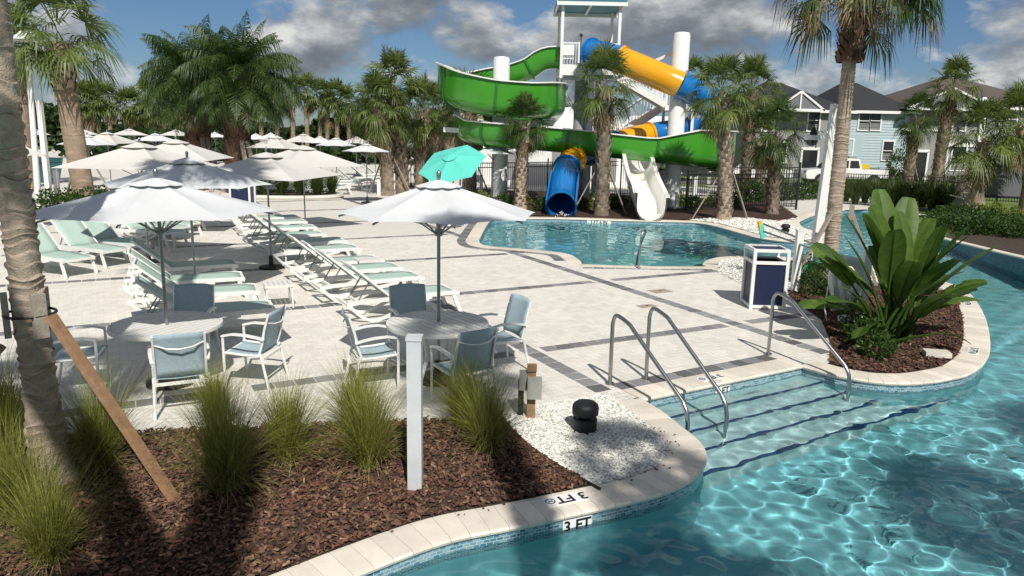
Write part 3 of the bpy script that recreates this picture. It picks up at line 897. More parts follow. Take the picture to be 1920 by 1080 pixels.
def table_set(c, spec, which):
    t = thing('patio_table', 'round white slatted dining table ' + which, 'table', c, R(-24 if 'left' in which else 40), 'round slatted dining tables')
    rr = .60; n = 13; wv = 2 * rr / n
    for i in range(n):
        x0 = -rr + i * wv + .009; x1 = x0 + wv - .018
        def yy(x): return math.sqrt(max(rr * rr - x * x, .0))
        pts = []
        for k in range(4): pts.append((x0 + (x1 - x0) * k / 3, yy(x0 + (x1 - x0) * k / 3) - .03))
        poly = [(x, -max(y, .012)) for x, y in pts] + [(x, max(y, .012)) for x, y in reversed(pts)]
        MB().prism(poly, .705, .73).build('slat', 'table_white', t)
    MB().lathe([(.575, .69), (.615, .69), (.62, .71), (.615, .733), (.585, .733), (.58, .70)], 48, close=False).build('rim', 'table_white', t, True)
    MB().lathe([(.05, .66), (.05, .735), (.03, .737)], 14).build('umbrella_collar', 'table_white', t, True)
    for k in range(2):
        a = k * math.pi / 2 + .4; MB().bar((-.5 * math.cos(a), -.5 * math.sin(a), .68), (.5 * math.cos(a), .5 * math.sin(a), .68), .05, .04).build('brace', 'table_white', t)
    for k in range(4):
        a = k * math.pi / 2 + .4
        MB().tube([(.30 * math.cos(a), .30 * math.sin(a), .68), (.22 * math.cos(a), .22 * math.sin(a), .35), (.42 * math.cos(a), .42 * math.sin(a), .02)], .026, 8).build('leg', 'table_white', t, True)
    MB().lathe([(.27, 0), (.27, .04), (.20, .07), (.05, .09), (.035, .25)], 20).build('umbrella_base', 'black_plastic', t, True)
    for ang, dist, twist, lab in spec:
        a = R(ang); p = c + Vector((math.cos(a) * dist, math.sin(a) * dist, 0))
        place(chair, chair_tree, chair_used, p, a + math.pi / 2 + R(twist), 'blue-grey sling armchair with white frame ' + lab, 'sling armchairs around the dining tables')
T1 = Vector((-4.02, 8.42, 0)); T2 = Vector((-.89, 8.75, 0))
table_set(T1, [(100, 1.05, 0, 'behind the left dining table, back towards loungers'), (192, .95, 6, 'at the left side of the left dining table'), (302, .90, -6, 'in front of the left dining table, back to camera'), (8, .95, -14, 'right of the left dining table, in sun')], 'at left under the white octagonal umbrella')
table_set(T2, [(113, 1.10, 0, 'behind the right dining table, half hidden'), (196, .76, 6, 'left of the right dining table, seen side-on'), (296, .80, 10, 'in front of the right dining table behind grass'), (36, .90, -6, 'right of the right dining table, in full sun')], 'in the middle behind the white square post')

# ------------------------------------------------------------------ umbrellas
CAN = {}
def canopy_mesh(n, rad, drop, mat, key):
    if key in CAN: return CAN[key]
    mb = MB(); m = 6; rows = 7
    def surf(ang_f, k, f):
        a0 = 2 * math.pi * k / n; a1 = 2 * math.pi * (k + 1) / n
        p = Vector((math.cos(a0), math.sin(a0), 0)).lerp(Vector((math.cos(a1), math.sin(a1), 0)), ang_f)
        r = rad * f; z = -drop * f
        sag = .05 * math.sin(math.pi * ang_f) * math.sin(math.pi * min(f, .9)) * (1.4 if n == 4 else .7)
        edge = -.03 * math.sin(math.pi * ang_f) * (f ** 6) * -1
        return Vector((p.x * r * (1 - .0), p.y * r, z - sag + edge))
    for k in range(n):
        mb.strip([[surf(j / m, k, .10 + .90 * i / (rows - 1)) for j in range(m + 1)] for i in range(rows)][::-1])
    body = mb.mesh('canopy', mat, 'all')
    vb = MB()
    for k in range(n):
        a0 = 2 * math.pi * k / n; a1 = 2 * math.pi * (k + 1) / n
        rws = []
        for i in range(4):
            f = i / 3; rws.append([Vector((math.cos(a0), math.sin(a0), 0)).lerp(Vector((math.cos(a1), math.sin(a1), 0)), j / 4) * (rad * .23 * f) + Vector((0, 0, .022 - drop * .205 * f ** 1.1 - .012 * math.sin(math.pi * j / 4) * f)) for j in range(5)])
        vb.strip(rws[::-1])
    vent = vb.mesh('vent_cap', mat, 'all')
    rb = MB()
    for k in range(n):
        a = 2 * math.pi * k / n; d = Vector((math.cos(a), math.sin(a), 0))
        rb.bar(d * .06 + Vector((0, 0, -.075)), d * (rad * .975) + Vector((0, 0, -drop - .03)), .014, .02)
        rb.bar(Vector((0, 0, -drop - .25)) + d * .03, d * (rad * .5) + Vector((0, 0, -drop * .53 - .02)), .012, .016)
    ribs = []
    for k in range(n):
        a = 2 * math.pi * k / n; d = Vector((math.cos(a), math.sin(a), 0)); q = MB()
        q.bar(d * .06 + Vector((0, 0, -.075)), d * (rad * .975) + Vector((0, 0, -drop - .03)), .014, .02)
        q.bar(Vector((0, 0, -drop - .25)) + d * .03, d * (rad * .5) + Vector((0, 0, -drop * .53 - .02)), .012, .016)
        ribs.append(q.mesh('rib', 'pole_grey'))
    CAN[key] = (body, vent, ribs, rb.mesh('ribs', 'pole_grey'))
    return CAN[key]
def umbrella(base, n, rad, top, rim, mat, label, rz, group, detail=2, polemat='pole_grey'):
    t = thing('patio_umbrella', label, 'umbrella', base, rz, group)
    drop = top - rim
    body, vent, ribs, rball = canopy_mesh(n, rad, round(drop, 2), mat, (n, round(rad, 2), round(drop, 2), mat))
    for nm, me in (('canopy', body), ('vent_cap', vent)):
        o = link(nm, me, t, (0, 0, top))
    if detail > 1:
        for me in ribs: link('rib', me, t, (0, 0, top))
    else:
        link('rib_frame', rball, t, (0, 0, top))
    MB().cyl((0, 0, .0), (0, 0, top + .05), .021 if detail > 1 else .024, n=10).build('pole', polemat, t, True)
    MB().lathe([(.005, top + .04), (.026, top + .05), (.028, top + .10), (.012, top + .125), (.001, top + .13)], 10).build('finial', 'steel', t, True)
    if detail > 1: MB().lathe([(.045, rim - .27), (.045, rim - .19)], 10).build('rib_hub', polemat, t, True)
    if base.y > 10 and detail > 0: MB().lathe([(.26, 0), (.26, .05), (.05, .09), (.04, .28)], 14).build('base', 'black_plastic', t, True)
    return t
GU = 'pale umbrellas shading the deck'
umbrella(T1 + Vector((.02, -.03, 0)), 8, 1.28, 2.40, 2.05, 'canvas_white', 'white octagonal umbrella with a trunk shadow over the left dining table', R(8), GU)
umbrella(T2 + Vector((.01, .02, 0)), 8, 1.18, 2.42, 2.05, 'canvas_white', 'sunlit white octagonal umbrella over the right dining table', R(14), GU)
umbrella(G(368, 551), 8, 1.42, 2.43, 1.98, 'canvas_white', 'white umbrella with leafy shadows just behind the left table umbrella', R(12), GU)
umbrella(G(509, 503), 4, 1.70, 2.46, 1.98, 'canvas_beige', 'beige square umbrella on a tall pole between the lounger rows', R(-55), GU)
umbrella(G(573, 432), 4, 1.80, 2.48, 1.92, 'canvas_beige', 'beige square umbrella beside the round ornamental grass bed', R(-88), GU)
def far_umb(ax, ay, rimy, halfpx, n, mat, label, det=1, rz=None):
    hx = 247.6 + (ax - 960) * .0214
    Y = .93 * F_PX / (rimy - hx)
    p = AT(ax, rimy, Y); top = AT(ax, ay, Y).z
    umbrella(Vector((p.x, p.y, 0)), n, round(halfpx * Y / F_PX * 1.02, 1), round(max(top, p.z + .3), 1), round(p.z, 1), mat, label, R(rnd.uniform(0, 90)) if rz is None else R(rz), GU, det)
for a in [(265, 270, 313, 145, 4, 'canvas_beige', 'beige square umbrella whose left corner crosses the thick palm trunk', 2, -50),
          (332, 262, 297, 112, 4, 'canvas_beige', 'beige square umbrella just right behind the crossing one', 1, -40),
          (202, 248, 268, 58, 4, 'canvas_beige', 'beige square umbrella right of the thick palm trunk, far side', 1, 40),
          (165, 255, 271, 50, 8, 'canvas_white', 'white umbrella partly behind the thick ringed palm trunk'),
          (150, 240, 252, 32, 4, 'canvas_beige', 'small far beige umbrella showing right above the thick palm trunk'),
          (243, 242, 253, 34, 4, 'canvas_beige', 'small far beige umbrella left of a white lamp post'),
          (292, 250, 264, 40, 8, 'canvas_white', 'small white umbrella in front of the far lamp posts'),
          (330, 243, 254, 30, 4, 'canvas_beige', 'small far beige umbrella left of the shaggy palms'),
          (403, 247, 257, 22, 8, 'canvas_white', 'tiny white umbrella between the two shaggy palm trunks'),
          (66, 241, 252, 24, 4, 'canvas_beige', 'tiny far umbrella beside the leaning white lamp pole'),
          (40, 276, 291, 42, 4, 'canvas_beige', 'beige umbrella at the left edge by the small pool'),
          (480, 250, 261, 24, 8, 'canvas_white', 'small far umbrella touching the right shaggy palm trunk'),
          (518, 255, 277, 52, 4, 'canvas_beige', 'mid-distance beige umbrella right of the shaggy palms', 1, 35),
          (508, 249, 258, 22, 8, 'canvas_white', 'tiny far umbrella peeking above the mid-distance beige one'),
          (569, 252, 266, 36, 4, 'canvas_beige', 'far beige umbrella in the middle of the crowd of umbrellas'),
          (600, 257, 268, 26, 8, 'canvas_white', 'far umbrella in shade between two beige ones'),
          (630, 258, 273, 38, 8, 'canvas_white', 'far white umbrella left of the cabbage palm pair'),
          (668, 255, 268, 34, 4, 'canvas_beige', 'far beige umbrella behind the white ones near the palms'),
          (703, 257, 270, 30, 4, 'canvas_beige', 'far beige umbrella half behind the left cabbage palm'),
          (687, 268, 284, 44, 8, 'canvas_white', 'white umbrella standing over loungers left of cabbage palms'),
          (770, 262, 276, 30, 8, 'canvas_white', 'far white umbrella between cabbage palm trunks'),
          (803, 258, 271, 26, 4, 'canvas_beige', 'far beige umbrella right of the cabbage palm trunks'),
          (925, 270, 288, 40, 8, 'canvas_white', 'shaded far umbrella behind the black fence under the slide'),
          (975, 268, 284, 30, 8, 'canvas_white', 'shaded far umbrella right of the first slide column')]:
    far_umb(*a)
# teal tilted umbrella over the lifeguard post
pb = G(842, 424)
t = thing('lifeguard_umbrella', 'bright teal tilted umbrella over the lifeguard post', 'umbrella', (pb.x, pb.y, 0))
tilt = Matrix.Rotation(R(-15), 4, 'Y') @ Matrix.Rotation(R(30), 4, 'X')
bd, vt, rbs, rba = canopy_mesh(6, 1.12, .36, 'canvas_teal', 'teal')
topp = AT(840, 291, pb.y); hz = topp.z
for nm, me in (('canopy', bd), ('vent_cap', vt)):
    o = link(nm, me, t); o.matrix_local = Matrix.Translation((0, 0, hz)) @ tilt
for me in rbs:
    o = link('rib', me, t); o.matrix_local = Matrix.Translation((0, 0, hz)) @ tilt
MB().cyl((0, 0, 0), (0, 0, hz), .028, n=10).build('pole', 'pole_grey', t, True)
MB().lathe([(.40, .02), (.42, .06), (.38, .12), (.10, .16), (.05, .3)], 20).build('base', 'steel', t, True)
t = thing('lifeguard_chair', 'blue lifeguard chair under the teal umbrella', 'chair', (pb.x, pb.y + .35, 0))
for s in (-1, 1):
    MB().bar((s * .38, 0, 0), (s * .33, 0, .6), .14, .05).build('leg', 'slide_blue', t)
    MB().bar((s * .38, .5, 0), (s * .33, .5, 1.2), .14, .05).build('leg', 'slide_blue', t)
MB().box((0, .22, .5), (.6, .5, .05)).build('seat', 'slide_blue', t); MB().box((0, .48, .85), (.6, .05, .5)).build('backrest', 'slide_blue', t)

# ------------------------------------------------------------------ loungers (foot end at the origin, head towards -X)
def lounger_proto():
    t = thing('sun_lounger', 'x', 'lounger')
    wd = .31
    for s in (-1, 1):
        y = s * wd
        r_ = MB(); pts = [(0.0, y, .335), (-.1, y, .355), (-1.15, y, .345), (-1.7, y, .335), (-1.93, y, .31)]
        for a, b in zip(pts[:-1], pts[1:]): r_.bar(a, b, .035, .065)
        r_.build('side_rail', 'white_resin', t)
        l = MB(); pts = catmull([(-.50, y, .315), (-.85, y, .24), (-1.25, y, .075), (-1.48, y, .02), (-1.68, y, .09), (-1.90, y, .30)], 3)
        for a, b in zip(pts[:-1], pts[1:]): l.bar(a, b, .034, .05)
        l.build('skid_leg', 'white_resin', t)
        MB().bar((-.10, y * .98, .32), (.03, y * 1.0, 0), .035, .065, Vector((1, 0, 0))).build('leg', 'white_resin', t)
    seat = MB(); rows = []
    for k in range(8):
        x = -.02 - 1.19 * k / 7; rows.append([(x, -wd + 2 * wd * i / 4, .385 - .012 * math.sin(math.pi * i / 4) - (.03 if k == 0 else 0)) for i in range(5)])
    o = seat.strip(rows).build('seat', 'sling_mint', t, 'all'); md = o.modifiers.new('thick', 'SOLIDIFY'); md.thickness = .012
    ang = R(40); ca, sa = math.cos(ang), math.sin(ang)
    rows = []
    for k in range(7):
        q = .80 * k / 6; rows.append([(-1.20 - q * ca, -wd + 2 * wd * i / 4, .385 + q * sa - .015 * math.sin(math.pi * i / 4)) for i in range(5)])
    o = MB().strip(rows).build('backrest', 'sling_mint', t, 'all'); md = o.modifiers.new('thick', 'SOLIDIFY'); md.thickness = .012
    for s in (-1, 1):
        MB().bar((-1.19, s * wd, .365), (-1.20 - .80 * ca, s * wd, .385 + .80 * sa), .03, .035).build('backrest_rail', 'white_resin', o)
        MB().bar((-1.20 - .42 * ca, s * .22, .375 + .42 * sa), (-1.72, s * .22, .33), .018, .018).build('support_strut', 'pole_grey', t)
    MB().bar((-1.20 - .80 * ca, -wd, .385 + .80 * sa), (-1.20 - .80 * ca, wd, .385 + .80 * sa), .035, .03).build('headrail', 'white_resin', o)
    for x, z in ((-.02, .34), (-.62, .325), (-1.72, .32), (-1.90, .30)): MB().bar((x, -wd, z), (x, wd, z), .045, .04).build('crossbar', 'white_resin', t)
    return t
lp = lounger_proto(); ltree = TREE(lp); lused = [False]
GL = 'mint sling loungers on the deck'
rowC = [(849, 533), (787, 508), (751, 492), (716, 478.5), (675, 458), (650, 445), (611, 433), (596, 421), (578, 411), (564, 403)]
for k, (x, y) in enumerate(rowC):
    p = G(x, y, .37); place(lp, ltree, lused, (p.x, p.y - .28, 0), TH + R(rnd.uniform(-3, 3)), 'mint sling lounger, %s from the camera in the middle row by the slide pool deck' % ORD[k], GL)
rowB = [(522, 564), (493, 533), (465, 510), (452, 487)]
for k, (x, y) in enumerate(rowB):
    p = G(x, y, .37); place(lp, ltree, lused, (p.x, p.y - .25, 0), R(24) + R(rnd.uniform(-2, 2)), 'mint sling lounger, %s from the camera in the shaded group behind the left table' % ORD[k], GL)
rowA = [(133, 489, -30), (207, 472, -29), (247, 460, -29), (321, 437, -22), (333, 428, -20), (353, 421, -16), (362, 413, -14)]
for k, (x, y, a) in enumerate(rowA):
    p = G(x, y, .37); place(lp, ltree, lused, (p.x, p.y + .28, 0), R(a), 'mint sling lounger, %s from the camera in the left row backed by shrubs' % ORD[k], GL)
# far loungers beyond the grass bed, in two ranks
fr = [(745, 300), (722, 303), (700, 306), (676, 309), (770, 297), (795, 294)]
for k, (x, y) in enumerate([(655, 352), (678, 345), (700, 339), (720, 333), (738, 327)]):
    p = G(x, y, .3); place(lp, ltree, lused, (p.x, p.y, 0), R(24), 'far mint lounger, %s from the camera in the rank beside the cabbage palms' % ORD[k], GL)
for k, (x, y) in enumerate([(640, 297), (668, 295), (696, 293), (560, 300)]):
    p = G(x, y, .3); place(lp, ltree, lused, (p.x, p.y, 0), R(20), 'far mint lounger, %s in the distant rank under white umbrellas' % ['first', 'second', 'third', 'leftmost'][k], GL)
def side_table(px, py, rz, label):
    p = G(px, py); t = thing('side_table', label, 'side table', (p.x, p.y, 0), rz, 'small slatted side tables')
    for i in range(6): MB().box((-.20 + i * .08, 0, .40), (.07, .44, .02)).build('slat', 'table_white', t)
    for a in (-1, 1):
        MB().bar((-.24, a * .21, .38), (.24, a * .21, .38), .03, .03).build('rail', 'table_white', t)
        for b in (-1, 1): MB().bar((b * .21, a * .2, 0), (b * .2, a * .19, .38), .03, .03).build('leg', 'table_white', t)
side_table(523, 574, R(24), 'small white slatted side table beside the shaded loungers')
side_table(551, 500, R(28), 'small white slatted side table at the foot of the tall umbrella pole')
side_table(345, 470, R(20), 'small white slatted side table between left lounger groups')
side_table(690, 522, R(28), 'small white slatted side table tucked between middle row loungers')
ORDL = ['first'] + ORD[1:] + ['nineteenth', 'twentieth']
# ================================================================== palms, grasses, plants
def fan_frond(mb, base, az, el, pet, fan, nl, droop, rs, width=.045, dead=False):
    d = Vector((math.cos(az) * math.cos(el), math.sin(az) * math.cos(el), math.sin(el)))
    s = Vector((-math.sin(az), math.cos(az), 0)); 
    sagp = .12 * pet * max(0, math.cos(el))
    hub = base + d * pet - Vector((0, 0, sagp))
    # petiole
    mid = base + d * (pet * .5) - Vector((0, 0, sagp * .25))
    for a, b in ((base, mid), (mid, hub)):
        mb.quad(a - s * .016, a + s * .016, b + s * .012, b - s * .012)
    d2 = (hub - mid).normalized(); u = s.cross(d2).normalized() * -1
    if u.z < 0 and el > 0: u = -u
    roll = rs.gauss(0, .25)
    s2 = s * math.cos(roll) + u * math.sin(roll); u2 = u * math.cos(roll) - s * math.sin(roll)
    for i in range(nl):
        ph = (i / (nl - 1) - .5) * 2 * R(118)
        dr = d2 * math.cos(ph) + s2 * math.sin(ph)
        dr = (dr + u2 * (.28 * abs(math.sin(ph)) - .02) ).normalized()
        L = fan * (1.0 - .22 * (abs(ph) / R(118)) ** 2) * rs.uniform(.88, 1.08)
        wv = dr.cross(u2).normalized() * (width * .5)
        dp = droop * rs.uniform(.6, 1.35)
        p0 = hub; p1 = hub + dr * (L * .5) - Vector((0, 0, dp * .18 * L)); 
        tipd = dr * (L * (1 - .25 * min(dp, 1.6))) - Vector((0, 0, dp * .62 * L)); p2 = hub + tipd
        i0 = len(mb.v)
        mb.v += [p0 - wv * .25, p0 + wv * .25, p1 + wv, p1 - wv, p2]
        mb.f += [(i0, i0 + 1, i0 + 2, i0 + 3), (i0 + 3, i0 + 2, i0 + 4)]
def sabal_crown(seed, nf=34, pet=.75, fan=.85, nl=26, elmin=-55, width=.045, droop=.8):
    rs = random.Random(seed); mb = MB()
    for k in range(nf):
        f = k / (nf - 1); az = k * 2.39996 + rs.uniform(-.25, .25)
        el = R(elmin + (86 - elmin) * f ** .85 + rs.uniform(-8, 8))
        fan_frond(mb, Vector((math.cos(az) * .09, math.sin(az) * .09, .35 * f - .1)), az, el, pet * rs.uniform(.8, 1.15), fan * rs.uniform(.85, 1.1), nl, droop * (1.25 - .75 * f), rs, width)
    return mb
CROWN = [sabal_crown(s).mesh('crown', 'frond') for s in (1, 2, 3)]
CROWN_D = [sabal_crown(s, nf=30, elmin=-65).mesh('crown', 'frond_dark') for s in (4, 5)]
CROWN_FAR = [sabal_crown(s, nf=24, nl=13, width=.10).mesh('crown', 'frond') for s in (6, 7, 8)]
_dd = MB(); _rs = random.Random(3)
for k in range(9):
    az = k * 2.39996; fan_frond(_dd, Vector((0, 0, -.25)), az, R(-72 + _rs.uniform(-10, 8)), .7, .75, 18, .8, _rs, .04)
DEADSKIRT = _dd.mesh('dead_fronds', 'frond_dead')
def boot_trunk(h, r0, r1, boots_from, seed, mat='trunk_boot', lean=(0, 0), dens=1.0, bulge=0.0):
    """trunk with the criss-cross stubs of old leaf stalks from boots_from up"""
    rs = random.Random(seed); mb = MB(); n = 12; K = 14; rows = []
    def c(z): f = z / h; return Vector((lean[0] * f * f, lean[1] * f * f, z))
    def rad(z): f = z / h; return r0 + (r1 - r0) * f + .05 * math.exp(-z / .25) + bulge * math.sin(math.pi * f)
    for k in range(K * 2 + 1):
        z = h * k / (K * 2); rr = rad(z) * (1 + (.02 if k % 2 else -.02))
        rows.append([c(z) + Vector((math.cos(6.2832 * j / n), math.sin(6.2832 * j / n), 0)) * rr * (1 + rs.uniform(-.02, .02)) for j in range(n)])
    for r_ in rows: r_.append(r_[0])
    mb.strip(rows)
    z = boots_from * h; k = 0
    while z < h:
        r_ = rad(z); a = k * 2.39996 + rs.uniform(-.1, .1)
        d = Vector((math.cos(a), math.sin(a), 0)); s = Vector((-math.sin(a), math.cos(a), 0)); b = c(z)
        f = z / h; L = (.16 + .14 * f) * rs.uniform(.8, 1.2) * (r_ / .25); wd = .085 * r_ / .25 * rs.uniform(.8, 1.2); o = .05 + .07 * f
        sk = s * rs.uniform(-.06, .06)
        p0, p1 = b + d * (r_ * .93) - s * wd, b + d * (r_ * .93) + s * wd
        q0, q1 = b + d * (r_ + o) - s * wd * .45 + Vector((0, 0, L)) + sk, b + d * (r_ + o) + s * wd * .45 + Vector((0, 0, L)) + sk
        m0 = b + d * (r_ + .035) + Vector((0, 0, L * .35)); e = b + d * (r_ * .9) + Vector((0, 0, L))
        i = len(mb.v); mb.v += [p0, p1, q1, q0, m0, e]
        mb.f += [(i, i + 1, i + 4), (i + 1, i + 2, i + 4), (i + 2, i + 3, i + 4), (i + 3, i, i + 4), (i + 3, i + 2, i + 5)]
        k += 1; z += .022 / dens * (r_ / .25) ** .3
    return mb
def ring_trunk(h, prof, seed, lean, rings, mat, n=28, depth=.012):
    """trunk built up from stacked, uneven leaf-scar rings: each flares out, then steps back in"""
    rs = random.Random(seed); mb = MB(); K = int(h * rings); rows = []; ph = [rs.uniform(0, 6.28) for _ in range(4)]; z = 0.0
    zs = [0.0]
    while zs[-1] < h: zs.append(zs[-1] + rs.uniform(.6, 1.4) / rings)
    for a_, b_ in zip(zs[:-1], zs[1:]):
        dp = depth * rs.uniform(.4, 1.3); tl = rs.uniform(-.35, .35); t0 = rs.uniform(0, 6.28)
        for g_, of in ((0.0, -.25), (.55, .1), (.86, .9), (1.0, .75)):
            zz = min(a_ + (b_ - a_) * g_ * .985, h); f = zz / h; rr = prof(f); row = []
            for j in range(n):
                a = 6.28318 * j / n
                wob = 1 + .02 * math.sin(a * 2 + ph[0] + zz * 2) + .014 * math.sin(a * 3 + ph[1] - zz * 3)
                dz = (b_ - a_) * (tl * math.sin(a + t0) + .22 * math.sin(3 * a + ph[3] + zz * 7)) if 0 < f < 1 else 0
                r_ = rr * wob + dp * of * rs.uniform(.75, 1.2)
                row.append(Vector((lean[0] * f + math.cos(a) * r_, lean[1] * f + math.sin(a) * r_, zz + dz)))
            row.append(row[0]); rows.append(row)
    return mb.strip(rows)
def brace(t, a, b, mat='lumber_grey', w=.07): MB().bar(a, b, w, w * .6).build('wood_brace', mat, t)
def sabal(pb, pc, r, label, crown, seed, boots=.15, braces=0, group='cabbage palms', scale=1.0, mat='trunk_boot', dead=True, dens=1.0):
    """pb = base on the ground, pc = crown centre"""
    t = thing('cabbage_palm', label, 'palm tree', pb, 0, group)
    h = pc.z - .25 * scale; lean = (pc.x - pb.x, pc.y - pb.y)
    if mat == 'trunk_smooth':
        ring_trunk(h, lambda f: r * (1 - .12 * f) + .03 * math.exp(-f * 12), seed, lean, 7, mat, 16, .012).build('trunk', mat, t, True)
        if boots < .99:
            o = boot_trunk(h * (1 - boots), r * .9, r * 1.02, 0, seed, 'trunk_boot', (0, 0), dens).build('leaf_stubs', 'trunk_boot', t, True); o.location = (lean[0] * boots, lean[1] * boots, h * boots - .25 * scale)
    else: boot_trunk(h, r, r * .92, boots, seed, mat, lean, dens).build('trunk', mat, t, True)
    rs = random.Random(seed)
    o = link('crown', crown, t, (lean[0], lean[1], h + (.2 if mat != 'trunk_smooth' else .28) * scale)); o.rotation_euler = (rs.uniform(-.08, .08), rs.uniform(-.08, .08), rs.uniform(0, 6)); o.scale = (scale,) * 3
    if dead:
        o = link('dead_fronds', DEADSKIRT, t, (lean[0], lean[1], h)); o.rotation_euler = (0, 0, rs.uniform(0, 6)); o.scale = (scale * .9,) * 3
    for k in range(braces):
        a = rs.uniform(0, 6.28) if k > 1 else (math.pi * (1 - k) + rs.uniform(-.3, .3) - .35 + k * .7)
        d = Vector((math.cos(a), math.sin(a), 0)); brace(t, d * r * .9 + Vector((0, 0, 1.75)), d * 1.15 - Vector((0, 0, .05)))
    return t
def palm_px(bx, by, cx_, cy_, rpx, label, crown, seed, **kw):
    b = G(bx, by); c = AT(cx_, cy_, b.y); c.y = b.y
    return sabal(b, c, rpx / 2 * b.y / F_PX, label, crown, seed, **kw)
# left side
palm_px(163, 398, 106, 58, 38, 'tall palm with thick smooth trunk beside the leaning white lamp pole', CROWN[0], 21, boots=.78, scale=1.45, mat='trunk_smooth', braces=2, dead=False)
palm_px(52, 352, 32, 85, 24, 'slimmer tall palm at left behind the white lamp pole', CROWN[1], 22, boots=.68, scale=1.2, mat='trunk_smooth', dead=False)
# centre group
for i, (a, lab) in enumerate([((727, 366, 712, 200, 24), 'cabbage palm, left one of the close pair in the middle'), ((753, 364, 738, 160, 25), 'tallest cabbage palm, right one of the close pair in the middle'),
                              ((790, 358, 792, 205, 25), 'cabbage palm right of the close pair, behind the teal umbrella'), ((880, 370, 882, 195, 24), 'cabbage palm in front of the green slide bowl'),
                              ((846, 338, 836, 205, 20), 'cabbage palm set back between the pair and the slide'), ((824, 335, 815, 200, 18), 'cabbage palm farther back left of the slide bowl')]):
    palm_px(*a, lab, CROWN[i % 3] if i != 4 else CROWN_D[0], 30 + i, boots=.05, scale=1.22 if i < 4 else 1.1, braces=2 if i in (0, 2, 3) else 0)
palm_px(1127, 405, 1133, 155, 25, 'braced cabbage palm standing between the two slide outlets', CROWN[2], 41, boots=.02, scale=1.0, braces=2)
palm_px(1357, 413, 1350, 168, 26, 'cabbage palm at the right end of the slide, by white gravel', CROWN[0], 42, boots=.02, scale=1.0, braces=2)
palm_px(1394, 372, 1412, 165, 19, 'taller cabbage palm behind the one at the right end of the slide', CROWN[1], 43, boots=.02, scale=1.15)
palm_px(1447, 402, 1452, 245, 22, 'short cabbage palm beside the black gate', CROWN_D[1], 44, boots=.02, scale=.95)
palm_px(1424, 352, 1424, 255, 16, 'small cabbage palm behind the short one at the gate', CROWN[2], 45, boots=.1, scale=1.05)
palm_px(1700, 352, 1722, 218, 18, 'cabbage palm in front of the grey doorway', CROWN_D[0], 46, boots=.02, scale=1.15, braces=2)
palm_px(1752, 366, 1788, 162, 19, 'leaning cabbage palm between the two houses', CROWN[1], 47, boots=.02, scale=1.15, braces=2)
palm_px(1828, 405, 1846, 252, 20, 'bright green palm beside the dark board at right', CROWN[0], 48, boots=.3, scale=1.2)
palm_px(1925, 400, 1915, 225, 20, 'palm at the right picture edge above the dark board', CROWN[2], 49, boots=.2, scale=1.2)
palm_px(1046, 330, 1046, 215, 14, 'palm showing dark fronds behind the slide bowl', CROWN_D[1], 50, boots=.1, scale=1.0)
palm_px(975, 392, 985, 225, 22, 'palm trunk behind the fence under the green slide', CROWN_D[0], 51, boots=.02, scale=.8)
for i, (bx, by, cx_, cy_) in enumerate(sorted([(164, 254, 160, 183), (186, 253, 184, 180), (207, 253, 204, 188), (170, 258, 172, 196), (237, 256, 237, 198), (243, 256, 247, 194), (276, 255, 272, 184), (308, 256, 306, 192), (340, 255, 339, 213), (150, 258, 150, 190), (283, 258, 285, 205),
                                         (520, 264, 522, 180), (548, 264, 550, 172), (575, 265, 576, 172), (600, 266, 602, 178), (633, 266, 630, 182), (655, 268, 652, 190), (490, 262, 489, 200), (612, 268, 615, 200)], key=lambda v: v[2]) + [(690, 270, 688, 215), (1300, 300, 1300, 140), (1325, 300, 1330, 150)]):
    d = by - (247.6 + (bx - 960) * .0214); Y = min(3 * F_PX / max(d, 30), 92)
    b = AT(bx, by, Y); c = AT(cx_, cy_, Y)
    sabal(Vector((b.x, Y, -.06)), Vector((c.x, Y, c.z)), .26, 'distant palm in the far row, %s from the left' % (ORDL[i]) if i < 19 else ['distant palm touching the left cabbage palm crown', 'distant palm crown showing right of the tall slide column', 'distant palm right of the tall slide column, behind the blue tube bend'][i - 19], CROWN_FAR[i % 3], 60 + i, boots=.35, group='distant palms', scale=1.55, mat='trunk_smooth' if i % 3 else 'trunk_boot', dead=i % 2 == 0, dens=.6)

# feather palms (two shaggy ones)
def feather_crown(seed, nf, L, mat):
    rs = random.Random(seed); mb = MB()
    for k in range(nf):
        f = k / (nf - 1); az = k * 2.39996 + rs.uniform(-.2, .2); el = R(-22 + 104 * f ** .8 + rs.uniform(-8, 8))
        p = Vector((math.cos(az) * .18, math.sin(az) * .18, .3 * f)); d = Vector((math.cos(az) * math.cos(el), math.sin(az) * math.cos(el), math.sin(el)))
        LL = L * rs.uniform(.85, 1.1); n = 15; step = LL / n; s = Vector((-math.sin(az), math.cos(az), 0))
        for i in range(n):
            q = p + d * step
            w0 = .03 * (1 - i / n) + .006
            mb.quad(p - s * w0, p + s * w0, q + s * w0 * .9, q - s * w0 * .9)
            if i > 2:
                u = s.cross(d).normalized()
                for side in (-1, 1):
                    for h in range(3):
                        ll = LL * .30 * math.sin(math.pi * min(1, (i + h * .33) / n * .9 + .12)) * rs.uniform(.8, 1.15)
                        o = p + d * (step * h * .33)
                        dr = (s * side * .8 + d * .55 + Vector((0, 0, rs.uniform(-.2, .25)))).normalized()
                        e = o + dr * (ll * .8) - Vector((0, 0, ll * rs.uniform(.6, 1.1))); m = o + dr * (ll * .5) - Vector((0, 0, ll * .1))
                        wv = d * .021; j = len(mb.v); mb.v += [o - wv * .5, o + wv * .5, m + wv, m - wv, e]; mb.f += [(j, j + 1, j + 2, j + 3), (j + 3, j + 2, j + 4)]
            p = q; d = (d + Vector((0, 0, -.115 - .05 * i / n * (1 if el > 0 else .5)))).normalized()
    return mb.mesh('crown', mat)
